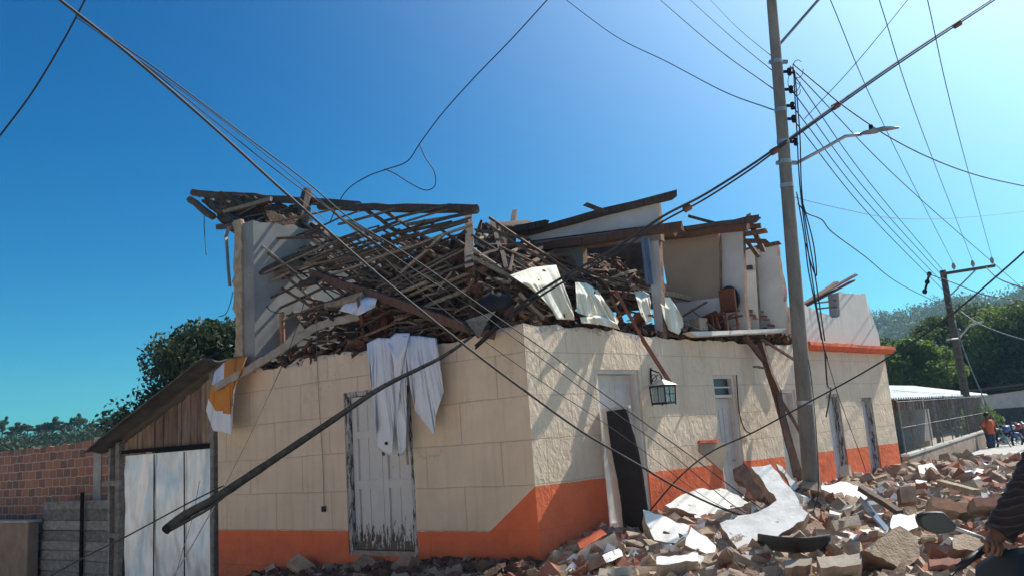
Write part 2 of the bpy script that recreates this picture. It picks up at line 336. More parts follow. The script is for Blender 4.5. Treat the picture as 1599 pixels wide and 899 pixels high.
# ------------------------------------------------------------------ mesh building
ORG = {}
class MB:
    def __init__(s): s.v = []; s.f = []; s.m = []; s.uv = {}
    def add(s, vs, fs, mi=0):
        k = len(s.v); s.v += [Vector(p) for p in vs]; s.f += [tuple(i+k for i in f) for f in fs]; s.m += [mi]*len(fs); return k
    def hexa(s, p, mi=0, topmi=None):
        """eight corners: bottom ring 0-3, top ring 4-7"""
        k = s.add(p, [(3, 2, 1, 0), (4, 5, 6, 7), (0, 1, 5, 4), (1, 2, 6, 5), (2, 3, 7, 6), (3, 0, 4, 7)], mi)
        if topmi is not None: s.m[-5] = topmi
    def box(s, c, X, Y, Zv, mi=0, topmi=None):
        c = Vector(c)
        s.hexa([c-X-Y-Zv, c+X-Y-Zv, c+X+Y-Zv, c-X+Y-Zv, c-X-Y+Zv, c+X-Y+Zv, c+X+Y+Zv, c-X+Y+Zv], mi, topmi)
    def beam(s, a, b, w, h, mi=0, up=None, jit=0., seg=1, taper=1.):
        a = Vector(a); b = Vector(b); d = (b-a).normalized(); up = Vector(up or (0, 0, 1))
        X = d.cross(up)
        if X.length < .01: X = d.cross(Vector((1, 0, 0)))
        X.normalize(); Y = X.cross(d).normalized()
        rings = []; n = seg+1
        for i in range(n):
            tt = i/seg; c = a.lerp(b, tt)+(X*rnd.uniform(-jit, jit)+Y*rnd.uniform(-jit, jit) if 0 < i < n-1 else Vector())
            k = 1+(taper-1)*tt; j = lambda: 1+rnd.uniform(-.12, .12) if jit else 1
            rings.append([c-X*w/2*k*j()-Y*h/2*k*j(), c+X*w/2*k*j()-Y*h/2*k*j(), c+X*w/2*k*j()+Y*h/2*k*j(), c-X*w/2*k*j()+Y*h/2*k*j()])
        if jit:
            for R, sg in ((rings[0], -1), (rings[-1], 1)):
                for q in range(4): R[q] = R[q]+d*sg*rnd.uniform(-.2, 1.3)*w
        s.rings(rings, mi)
    def rings(s, rings, mi=0, cap=True):
        n = len(rings[0]); k = s.add([p for r in rings for p in r], [], mi); F = []
        for i in range(len(rings)-1):
            for j in range(n):
                F.append((k+i*n+j, k+i*n+(j+1) % n, k+(i+1)*n+(j+1) % n, k+(i+1)*n+j))
        if cap:
            F.append(tuple(k+j for j in reversed(range(n)))); F.append(tuple(k+(len(rings)-1)*n+j for j in range(n)))
        s.f += F; s.m += [mi]*len(F)
    def tube(s, pts, r, n=8, mi=0, cap=True, jit=0):
        pts = [Vector(p) for p in pts]; rings = []; X = None
        for i, p in enumerate(pts):
            d = (pts[min(i+1, len(pts)-1)]-pts[max(i-1, 0)]).normalized()
            if X is None: X = d.orthogonal().normalized()
            else: X = (X-d*X.dot(d)).normalized()
            Y = d.cross(X); rr = r[i] if isinstance(r, (list, tuple)) else r
            rings.append([p+(X*math.cos(a)+Y*math.sin(a))*rr*(1+rnd.uniform(-jit, jit)) for a in [2*math.pi*j/n for j in range(n)]])
        s.rings(rings, mi, cap)
    def prism(s, poly, vec, mi=0, sidemi=None, backmi=None):
        """polygon extruded by vec; the given side keeps mi"""
        n = len(poly); k = s.add(list(poly)+[Vector(p)+vec for p in poly], [])
        s.f.append(tuple(k+i for i in range(n))); s.m.append(mi)
        s.f.append(tuple(k+n+i for i in reversed(range(n)))); s.m.append(mi if backmi is None else backmi)
        for i in range(n):
            s.f.append((k+i, k+n+i, k+n+(i+1) % n, k+(i+1) % n)); s.m.append(mi if sidemi is None else sidemi)
    def grid(s, fn, nu, nv, mi=0):
        k = s.add([fn(i/nu, j/nv) for j in range(nv+1) for i in range(nu+1)], [])
        F = [(k+j*(nu+1)+i, k+j*(nu+1)+i+1, k+(j+1)*(nu+1)+i+1, k+(j+1)*(nu+1)+i) for j in range(nv) for i in range(nu)]
        s.f += F; s.m += [mi]*len(F)
    def ball(s, c, r, nu=12, nv=8, mi=0):
        r = r if hasattr(r, '__len__') else (r, r, r); c = Vector(c)
        s.rings([[c+Vector((r[0]*math.cos(2*math.pi*i/nu)*math.sin(math.pi*max(.02, min(.98, j/nv))), r[1]*math.sin(2*math.pi*i/nu)*math.sin(math.pi*max(.02, min(.98, j/nv))), -r[2]*math.cos(math.pi*j/nv))) for i in range(nu)] for j in range(nv+1)], mi)
    def build(s, name, mats, parent=None, label=None, cat=None, group=None, kind=None, smooth=False, origin=None, bev=0, uvf=None, fix=True):
        me = bpy.data.meshes.new(name)
        if parent is not None: o0 = ORG[parent]
        elif origin is not None: o0 = Vector(origin)
        else:
            xs = [p.x for p in s.v]; ys = [p.y for p in s.v]; o0 = Vector(((min(xs)+max(xs))/2, (min(ys)+max(ys))/2, min(p.z for p in s.v)))
        me.from_pydata([p-o0 for p in s.v], [], s.f)
        if isinstance(mats, str): mats = [mats]
        for q in mats: me.materials.append(MATS[q])
        me.polygons.foreach_set('material_index', s.m)
        if uvf:
            for nm, fn in uvf.items():
                l = me.uv_layers.new(name=nm)
                for p in me.polygons:
                    for li in p.loop_indices: l.data[li].uv = fn(s.v[me.loops[li].vertex_index])
        if smooth: me.polygons.foreach_set('use_smooth', [True]*len(me.polygons))
        if fix:
            import bmesh
            bm = bmesh.new(); bm.from_mesh(me); bmesh.ops.recalc_face_normals(bm, faces=bm.faces); bm.to_mesh(me); bm.free()
        me.update()
        o = bpy.data.objects.new(name, me); COL.objects.link(o)
        if parent is not None: o.parent = parent
        else: o.location = o0
        ORG[o] = o0
        if bev:
            b = o.modifiers.new('bevel', 'BEVEL'); b.width = bev; b.segments = 2; b.limit_method = 'ANGLE'
        tag(o, label, cat, group, kind); return o
def tag(o, label=None, cat=None, group=None, kind=None):
    if label: o['label'] = label
    if cat: o['category'] = cat
    if group: o['group'] = group
    if kind: o['kind'] = kind
    return o
def empty(name, loc, label=None, cat=None, group=None, kind=None):
    o = bpy.data.objects.new(name, None); COL.objects.link(o); o.location = loc; o.empty_display_size = .2; ORG[o] = Vector(loc)
    return tag(o, label, cat, group, kind)
def dup(o, loc=None, rot=None, scl=None, label=None):
    c = o.copy(); COL.objects.link(c)
    if loc is not None: c.location = loc
    if rot is not None: c.rotation_euler = rot
    if scl is not None: c.scale = scl
    if label: c['label'] = label
    for ch in o.children:
        k = ch.copy(); COL.objects.link(k); k.parent = c
        for g in ch.children:
            q = g.copy(); COL.objects.link(q); q.parent = k
    return c
def catmull(P, n=8):
    P = [Vector(p) for p in P]
    if len(P) == 2: return [P[0].lerp(P[1], i/n) for i in range(n+1)]
    Q = [2*P[0]-P[1]]+P+[2*P[-1]-P[-2]]; out = []
    for i in range(1, len(Q)-2):
        a, b, c, d = Q[i-1:i+3]
        for k in range(n):
            t = k/n; out.append(.5*((2*b)+(c-a)*t+(2*a-5*b+4*c-d)*t*t+(3*b-3*c+d-a)*t**3))
    out.append(P[-1]); return out

# ------------------------------------------------------------------ ground and street
def ground_z(x, y):
    z = 0.
    if x < -1: z -= min(1.3, (-1-x)*.085)
    return z
def in_u(p): q = Vector((p[0], p[1], 0))-P0; q.z = 0; return q.dot(D1), q.dot(N1)
def sstep(a, b, x): t = max(0, min(1, (x-a)/(b-a))); return t*t*(3-2*t)
SUPPORT = [(1040, 820, .55, .2), (1095, 845, .42, .14), (1105, 785, .58, .18), (1200, 820, .55, .2), (1315, 770, .55, .28), (1450, 735, .5, .15), (1530, 733, .6, .12), (1230, 755, .8, .12), (1170, 775, .6, .3), (925, 868, .35, .26), (925, 845, .5, .14), (1055, 875, .35, .22), (1395, 870, .35, .42), (1310, 875, .38, .22), (1245, 880, .36, .24), (960, 893, .3, .2), (1500, 797, .5, .3), (1545, 785, .6, .25), (1410, 820, .5, .3), (1418, 780, .6, .3), (1320, 818, .4, .25), (1255, 824, .4, .12), (1510, 850, .4, .3), (1475, 878, .35, .14), (880, 883, .22, .2), (1318, 743, .55, .3)]
SUPPORT = [(atz(a, b, c), max(.1, c-d*1.05-.05), .55+.5*(c > .5)) for a, b, c, d in SUPPORT]
def mound(x, y):
    u, o = in_u((x, y)); h = 0
    if o < -.05: return 0
    a = sstep(-1.0, 2.2, u)*(1-sstep(17, 24, u))
    h = a*(.12*math.exp(-o/1.0)+.10*math.exp(-((o-2.5)/2)**2)+.16)*(1-sstep(9, 13, o))
    # pile round the pole foot and the big slabs
    h += .08*math.exp(-(((x-4.2)/1.6)**2+((y-14.6)/1.7)**2)); h += .08*math.exp(-(((x-6.4)/2.2)**2+((y-15)/1.4)**2))
    for p, z, r in SUPPORT:
        d2 = ((x-p.x)**2+(y-p.y)**2)/r**2
        if d2 < 6: h = max(h, z*math.exp(-d2*.7))
    h += a*.13*(fbm((x, y, 3), .8)+.4*fbm((x, y, 9), 2.3))
    h *= 1-.85*math.exp(-(((x-4.55)/.75)**2+((y-13.3)/.9)**2)*.9)
    return max(h, 0)
mb = MB()
xs = [-2500, -600, -150, -60, -30, -20, -15, -12, -10, -8, -6, -4, -2, -1, 0, 2, 5, 10, 20, 40, 80, 200, 600, 2500]
ys = [-300, -60, -20, -5, 0, 5, 10, 20, 40, 80, 160, 400, 1200, 3000]
k = mb.add([(x, y, ground_z(x, y)) for y in ys for x in xs], [])
n = len(xs)
mb.f = [(j*n+i, j*n+i+1, (j+1)*n+i+1, (j+1)*n+i) for j in range(len(ys)-1) for i in range(n-1)]; mb.m = [0]*len(mb.f)
mb.build('ground', 'earth', kind='structure', origin=(0, 0, 0), smooth=True)
FD = Vector((math.sin(R_(36)), math.cos(R_(36)), 0)); FN = Vector((FD.y, -FD.x, 0)); FB = Vector((10.75, 23.6, 0))
mb = MB()
A = RW(-14, .004, 2.2); B_ = RW(15, .004, 2.2); C_ = FB+FD*40+FN*1.8+Z*.004
mb.add([A, B_, C_, C_+FD*60+FN*2, C_+FD*60+FN*60, RW(-14, .004, 30)], [(0, 1, 2, 3, 4, 5)])
mb.build('street', 'cobble', kind='structure')
mb = MB()
mb.prism([FB+FN*.12+Z*.14+FD*-1, FB+FN*1.7+Z*.14+FD*-1, FB+FN*1.7+Z*.14+FD*40, FB+FN*.12+Z*.14+FD*40], Z*-.2)
mb.build('pavement', 'sidewalk', kind='structure')
mb = MB()
mb.prism([RW(.6, .1, .02), RW(.6, .1, 1.5), RW(14.5, .1, 1.5), RW(14.5, .1, .02)], Z*-.3)
mb.build('pavement', 'sidewalk', kind='structure')
# rubble heap surface
mb = MB()
def mfn(i, j):
    p = RW(-1.6+i*25, 0, .01+j*13.5); x, y = p.x, p.y
    return Vector((x, y, ground_z(x, y)-.06+mound(x, y)*1.12+.02*fbm((x, y, 1), 5)))
mb.grid(mfn, 170, 95)
mb.build('rubble_mound', 'dust', label='brown earth and plaster dust under the bricks along the street', cat='rubble', kind='stuff')

# ------------------------------------------------------------------ the ruined corner house
house = empty('corner_house', P0, 'earthquake damaged corner house, cream walls with an orange base band and no roof left', 'house')
def wall_grid(frame, ub, zb, solid, prof, thick, name, mats, parent, uvf=None, jag=.035):
    """wall from a grid of cells; frame(u,z,o); solid(u,z) says if the cell is filled; prof(u) the broken top; mats: face, core"""
    mb = MB(); nu, nz = len(ub), len(zb); idx = {}
    S = [[solid((ub[i]+ub[i+1])/2, (zb[j]+zb[j+1])/2) for j in range(nz-1)] for i in range(nu-1)]
    def vid(i, j, side):
        key = (i, j, side)
        if key not in idx:
            z = zb[j] if j < nz-1 else prof(ub[i])+rnd.uniform(-jag, jag)
            o = 0 if side == 0 else -thick
            if j == nz-1 and abs(zb[j-1]-prof(ub[i])) < .9: o += -.02*rnd.random() if side == 0 else .03*rnd.random()
            idx[key] = len(mb.v); mb.v.append(frame(ub[i], z, o))
        return idx[key]
    def F(q, m): mb.f.append(tuple(q)); mb.m.append(m)
    for i in range(nu-1):
        for j in range(nz-1):
            if not S[i][j]: continue
            F([vid(i, j, 0), vid(i+1, j, 0), vid(i+1, j+1, 0), vid(i, j+1, 0)], 0)
            F([vid(i, j, 1), vid(i, j+1, 1), vid(i+1, j+1, 1), vid(i+1, j, 1)], 2)
            if j == nz-2: F([vid(i, j+1, 0), vid(i+1, j+1, 0), vid(i+1, j+1, 1), vid(i, j+1, 1)], 1)
            elif not S[i][j+1]: F([vid(i, j+1, 0), vid(i+1, j+1, 0), vid(i+1, j+1, 1), vid(i, j+1, 1)], 0)
            if j == 0 or not S[i][j-1]: F([vid(i, j, 0), vid(i, j, 1), vid(i+1, j, 1), vid(i+1, j, 0)], 0)
            if i == 0 or not S[i-1][j]: F([vid(i, j, 0), vid(i, j+1, 0), vid(i, j+1, 1), vid(i, j, 1)], 0)
            if i == nu-2 or not S[i+1][j]: F([vid(i+1, j, 0), vid(i+1, j, 1), vid(i+1, j+1, 1), vid(i+1, j+1, 0)], 0)
    return mb.build(name, mats, parent, uvf=uvf)
def breaks(a, b, st, extra=()):
    L = sorted(set([round(a+(b-a)*i/int((b-a)/st), 3) for i in range(int((b-a)/st)+1)]+[a, b]))
    L = [v for v in L if all(abs(v-e) > .06 for e in extra) or v in (a, b)]
    return sorted(L+[e for e in extra if a < e < b])
def pl(pts):
    def f(u):
        for (a, za), (b, zb_) in zip(pts, pts[1:]):
            if u <= b: return za+(zb_-za)*(u-a)/(b-a)
        return pts[-1][1]
    return f
DR = [(1.68, 2.87, .12, 2.97), (5.28, 6.1, .1, 2.88), (7.78, 8.62, .1, 2.55), (10.15, 10.85, .1, 2.42), (12.1, 12.75, .1, 2.3)]
DL = [(2.5, 4.19, .06, 2.97)]
def solid_of(D): return lambda u, z: not any(a < u < b and c < z < d for a, b, c, d in D)
uv_r = {'uv': lambda p: ((p-P0).dot(D1)+(p-P0).dot(N1), p.z), 'course': lambda p: ((p-P0).dot(D1)+(p-P0).dot(N1)*.98+.35, (3.24-p.z)/(.685 if (p-P0).dot(D1) < 2.88 else .57))}
uv_l = {'uv': lambda p: ((p-P0).dot(D2)+(p-P0).dot(N2), p.z), 'course': lambda p: ((p-P0).dot(D2)+(p-P0).dot(N2)*.98+.2, (3.24-p.z)/.685)}
wall_grid(RW, breaks(0, 14.02, .16, [v for d in DR for v in d[:2]]), [-.3, .1, .12, 2.3, 2.42, 2.55, 2.88, 2.97, 3.3, 3.6], solid_of(DR),
          pl([(0, 3.69), (2, 3.68), (3, 3.62), (4.2, 3.56), (6, 3.6), (7, 3.52), (9, 3.6), (14.1, 3.6)]), .38, 'street_wall', ['paint_R', 'broken_core', 'room_white'], house, uv_r, .03)
wall_grid(LW, breaks(0, 8.1, .14, [v for d in DL for v in d[:2]]), [-1.2, .06, 1.5, 2.97, 3.2, 3.6], solid_of(DL),
          pl([(0, 3.69), (1.0, 3.66), (1.3, 3.6), (2.4, 3.62), (4.2, 3.72), (5.4, 3.74), (6, 3.66), (7.2, 3.72), (8.2, 3.68)]), .36, 'side_wall', ['paint_L', 'broken_core', 'room_white'], house, uv_l, .04)
# walls at the far sides so the house is closed
def plain_wall(a, b, z0, z1, th, name, mats, parent=house):
    a = Vector(a); b = Vector(b); d = (b-a).normalized(); n = Vector((d.y, -d.x, 0))
    mb = MB(); mb.prism([a+Z*z0, b+Z*z0, b+Z*z1, a+Z*z1], n*th); return mb.build(name, mats, parent)
BACKR = RW(14.02, 0, -.38); BACKL = LW(8.1, 0, -.36)
plain_wall(RW(14.02, 0, -.385), RW(14.02, 0, -.385)+D2*8, -.3, 3.6, .3, 'end_wall', 'room_white')
plain_wall(LW(8.09, 0, -.37), LW(8.09, 0, -.37)+D1*11, -1.2, 3.6, -.3, 'end_wall', 'room_white')
mb = MB(); q = [RW(.3, 0, -.39)+D2*.1, RW(13.7, 0, -.39), RW(13.7, 0, -.39)+D2*7.7, LW(7.7, 0, -.37)+D1*10.5, LW(7.7, 0, -.37)]
mb.prism([p+Z*3.3 for p in q], Z*-.18); mb.build('upper_floor', 'debris_dark', house)
mb = MB(); mb.prism([RW(.3, .05, -.39), RW(13.7, .05, -.39), RW(13.7, .05, -.39)+D2*7.7, LW(7.7, .05, -.37)+D1*10.5, LW(7.7, .05, -.37)], Z*-.1); mb.build('room_floor', 'cement', house)
# cornice, orange, on the far part of the street wall
mb = MB()
cu = [9.2+i*.2 for i in range(26)]
rings = []
for u in cu:
    j = rnd.uniform(-.015, .015)
    rings.append([RW(u, 3.46+j*.3, .004), RW(u, 3.48, .17), RW(u, 3.56, .26+j), RW(u, 3.64+j, .25), RW(u, 3.655+j, -.1)])
mb.rings(rings); mb.build('cornice', 'orange_plaster', house)
# upper storey remains -------------------------------------------------------
def upper(frame, pts, th, name, mats, step=.12, z0=3.3, jag=.03):
    """pts: list of (u, ztop); standing wall piece in a frame"""
    ub = breaks(pts[0][0], pts[-1][0], step)
    return wall_grid(frame, ub, [z0, 4.0, 9], lambda u, z: True, pl(pts), th, name, mats, house, None, jag)
# parapet remains over the cornice
upper(lambda u, z, o: RW(u, z, o-.06), [(9.3, 4.55), (9.6, 4.62), (10.4, 4.5), (11.0, 4.42), (11.3, 4.35), (11.75, 4.42), (11.78, 5.05), (13.55, 5.12), (13.9, 4.2), (14.0, 3.7)], .3, 'parapet_wall', ['chipped_plaster', 'chipped_plaster', 'room_white'], z0=3.62)
# tall end wall of the left room, its inner face towards the street
def endf(u, z, o): return LW(7.18, 0, -.02)+D1*u+Z*z-D2*o*1.0
wall_grid(endf, breaks(0, 9.6, .16), [3.3, 5, 9], lambda u, z: True, pl([(0, 6.85), (1.4, 6.9), (2.4, 6.7), (4, 6.3), (7, 6.0), (9.6, 5.6)]), -.36, 'end_wall', ['room_grey', 'broken_core', 'room_grey'], house, None, .05)
mb = MB()  # rough broken edge of that wall where the front wall tore away
rr = []
for i in range(24):
    z = 3.62+i*.146
    c = LW(7.18, z, -.04)
    rr.append([c+D2*.002, c+N2*(.05+rnd.uniform(0, .03)), c+D2*(.17+rnd.uniform(-.02, .02))+N2*.09, c+D2*(.34+rnd.uniform(-.05, .05))+N2*rnd.uniform(-.02, .06), c+D2*.33-N2*.3])
mb.rings(rr); mb.build('broken_edge', 'adobe', house)
def cross(uc, name, poly, mats, th=.16):
    """wall across the house (parallel to the side street) drawn on its own plane from corner points"""
    p = RW(uc, 0, -.3); mb = MB(); P = [plane_hit(x, y, p, N2) for x, y in poly]
    mb.prism(P, -N2*th, 0, 1, 0); return mb.build(name, mats, house)
def jagpoly(pts, amp=2, n=4):
    out = []
    for a, b in zip(pts, pts[1:]+pts[:1]):
        out.append(a)
        L = math.hypot(b[0]-a[0], b[1]-a[1]); k = int(L/9)
        for i in range(1, k): t = i/k; out.append((a[0]+(b[0]-a[0])*t+rnd.uniform(-amp, amp), a[1]+(b[1]-a[1])*t+rnd.uniform(-amp, amp)))
    return out
cross(3.7, 'gable_wall', [(826, 363), (1026, 314), (1030, 350), (822, 377)], ['room_white', 'broken_core'])
cross(3.72, 'partition_wall', [(822, 379), (1030, 352), (1032, 375), (910, 386), (912, 450), (826, 470)], ['room_grey', 'broken_core'])
cross(3.74, 'wall_pier', [(1012, 370), (1028, 369), (1036, 530), (1024, 530), (1016, 440)], ['room_white', 'broken_core'])
cross(6.2, 'partition_wall', [(1030, 376), (1122, 364), (1124, 466), (1046, 474)], ['room_beige', 'broken_core'])
cross(6.1, 'partition_wall', [(1046, 474), (1124, 464), (1126, 512), (1050, 515)], ['room_white', 'broken_core'])
cross(6.4, 'wall_pier', [(1120, 362), (1160, 355), (1163, 470), (1170, 520), (1122, 520)], ['room_white', 'broken_core'])
cross(7.6, 'partition_wall', [(1160, 393), (1178, 386), (1186, 520), (1166, 520)], ['room_white', 'broken_core'])
cross(8.1, 'partition_wall', jagpoly([(1176, 391), (1212, 380), (1214, 400), (1222, 440), (1229, 520), (1184, 520)], 1.2), ['room_white', 'broken_core'], .22)
mb = MB(); p = RW(7.5, 0, -.3); mb.prism([plane_hit(x, y, p, N2) for x, y in [(1163, 415), (1175, 414), (1176, 421), (1164, 422)]], N2*.02); mb.build('dark_hole_patch', 'black', house)  # black patch painted for the dark of a small window hole
# back walls of the rooms above, seen through the gap
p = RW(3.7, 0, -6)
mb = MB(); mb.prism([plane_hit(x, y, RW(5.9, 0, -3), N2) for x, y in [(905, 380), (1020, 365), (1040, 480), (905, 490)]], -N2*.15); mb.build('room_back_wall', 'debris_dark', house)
mb = MB()
def drape(i, j):
    x = 1000+i*14+j*8; y = 372+j*72; return plane_hit(x, y, RW(3.6, 0, -.3)+N2*(.03+.04*math.sin(i*9)), N2)
mb.grid(drape, 14, 10); mb.build('curtain', 'blue_cloth', label='torn pale blue curtain hanging in the dark doorway of the upper room', cat='curtain', smooth=True)

# doors ---------------------------------------------------------------
def on(fr, a, b, c, d, o0, o1):  # box corners in a face frame
    return [fr(a, c, o0), fr(b, c, o0), fr(b, c, o1), fr(a, c, o1), fr(a, d, o0), fr(b, d, o0), fr(b, d, o1), fr(a, d, o1)]
# side street double door with peeling white paint
a, b, c, d = DL[0]
mb = MB(); mb.hexa(on(LW, a+.0, a+.09, c, d, -.02, -.17)); mb.hexa(on(LW, b-.09, b, c, d, -.02, -.17)); mb.hexa(on(LW, a+.09, b-.09, d-.09, d, -.022, -.165)); dfr = mb.build('door_frame', 'peel_jamb', house)
mid = (a+b)/2
for (x0, x1) in ((a+.1, mid-.005), (mid+.005, b-.1)):
    mb = MB(); o0, o1 = -.10, -.14
    z0, z1 = c+.1, d-.1; lv = [z0, z0+.26, z0+1.05, z0+1.2, z0+1.95, z0+2.08, z1-.1, z1]
    npl = 2; pw = (x1-x0-.24)/npl
    for i in range(npl): mb.hexa(on(LW, x0+.12+i*pw+.006, x0+.12+(i+1)*pw-.006, z0+.05, z1-.05, o0-.04, o1-.02))
    mb.hexa(on(LW, x0, x0+.12, z0, z1, o0, o1-.022)); mb.hexa(on(LW, x1-.12, x1, z0, z1, o0, o1-.022))
    for q in (0, 2, 4, 6):
        mb.hexa(on(LW, x0+.12, x1-.12, lv[q] if q else z0, lv[q+1] if q else z0+.14, o0-.003, o1-.018))
    dl = mb.build('door', 'peel_white', house)
mb = MB(); mb.hexa(on(LW, a+.01, b-.01, c-.02, c+.085, -.03, -.34)); mb.build('door_sill', 'concrete_chunk', house)
mb = MB(); mb.hexa(on(LW, mid-.06, mid-.02, c+1.72, c+1.86, -.07, -.1)); mb.build('door_latch', 'rust', house)
# street doors
for k, (a, b, c, d) in enumerate(DR):
    rec = .16
    mb = MB(); w = .07
    mb.hexa(on(RW, a, a+w, c, d, -.03, -rec-.06)); mb.hexa(on(RW, b-w, b, c, d, -.03, -rec-.06)); mb.hexa(on(RW, a+w, b-w, d-w, d, -.033, -rec-.055))
    mb.build('door_frame', 'peel_jamb' if k > 2 else 'white_paint', house)
    top = d-w
    if k == 1:
        mb = MB(); mb.hexa(on(RW, a+w, b-w, 2.42, 2.48, -.05, -.2)); mb.hexa(on(RW, a+w, b-w, 2.62, 2.65, -.08, -.12)); tr = mb.build('transom_window', 'white_paint', house)
        mb = MB(); mb.hexa(on(RW, a+w, b-w, 2.48, d-w, -.13, -.14)); mb.build('pane', 'mirror_glass', tr)
        top = 2.42
    mb = MB(); mb.hexa(on(RW, a+w+.004, b-w-.004, c+.02, top-.01, -rec, -rec-.045))
    for (z0, z1) in ((c+.25, c+1.0), (c+1.2, top-.2)):
        for i in range(2):
            ww = (b-a-2*w)/2; x0 = a+w+i*ww+.06; x1 = x0+ww-.12
            for e in ((x0, x1, z0, z0+.03), (x0, x1, z1-.03, z1), (x0, x0+.03, z0+.03, z1-.03), (x1-.03, x1, z0+.03, z1-.03)):
                mb.hexa(on(RW, *e, -rec+.012, -rec-.002))
    dl = mb.build('door', 'white_paint' if k < 3 else 'peel_white', house)
    mb = MB(); hx = b-w-.09; mb.tube([RW(hx, c+1.05, -rec+.01), RW(hx, c+1.05, -rec+.06), RW(hx-.1, c+1.05, -rec+.065)], .012); mb.build('handle', 'steel', dl)

# eaves of the upper room still in place
def stick_mb(a, b, w, h, mi=0, round_=False, jit=.012, taper=1.):
    mb = MB(); L = (Vector(b)-Vector(a)).length
    if round_:
        n = max(3, int(L/.5)); P = []
        for i in range(n+1):
            p = Vector(a).lerp(Vector(b), i/n)
            if 0 < i < n: p += Vector((rnd.uniform(-1, 1), rnd.uniform(-1, 1), rnd.uniform(-1, 1)))*jit
            P.append(p)
        mb.tube(P, [w/2*(1+(taper-1)*i/n)*rnd.uniform(.9, 1.1) for i in range(n+1)], 8, mi, jit=.08)
    else: mb.beam(a, b, w, h, mi, None, jit, max(2, int(L/.6)), taper)
    return mb
def rf(o): return lambda x, y: RF(x, y, o)
def cf(uc): 
    p = RW(uc, 0, -.3); return lambda x, y: plane_hit(x, y, p, N2)

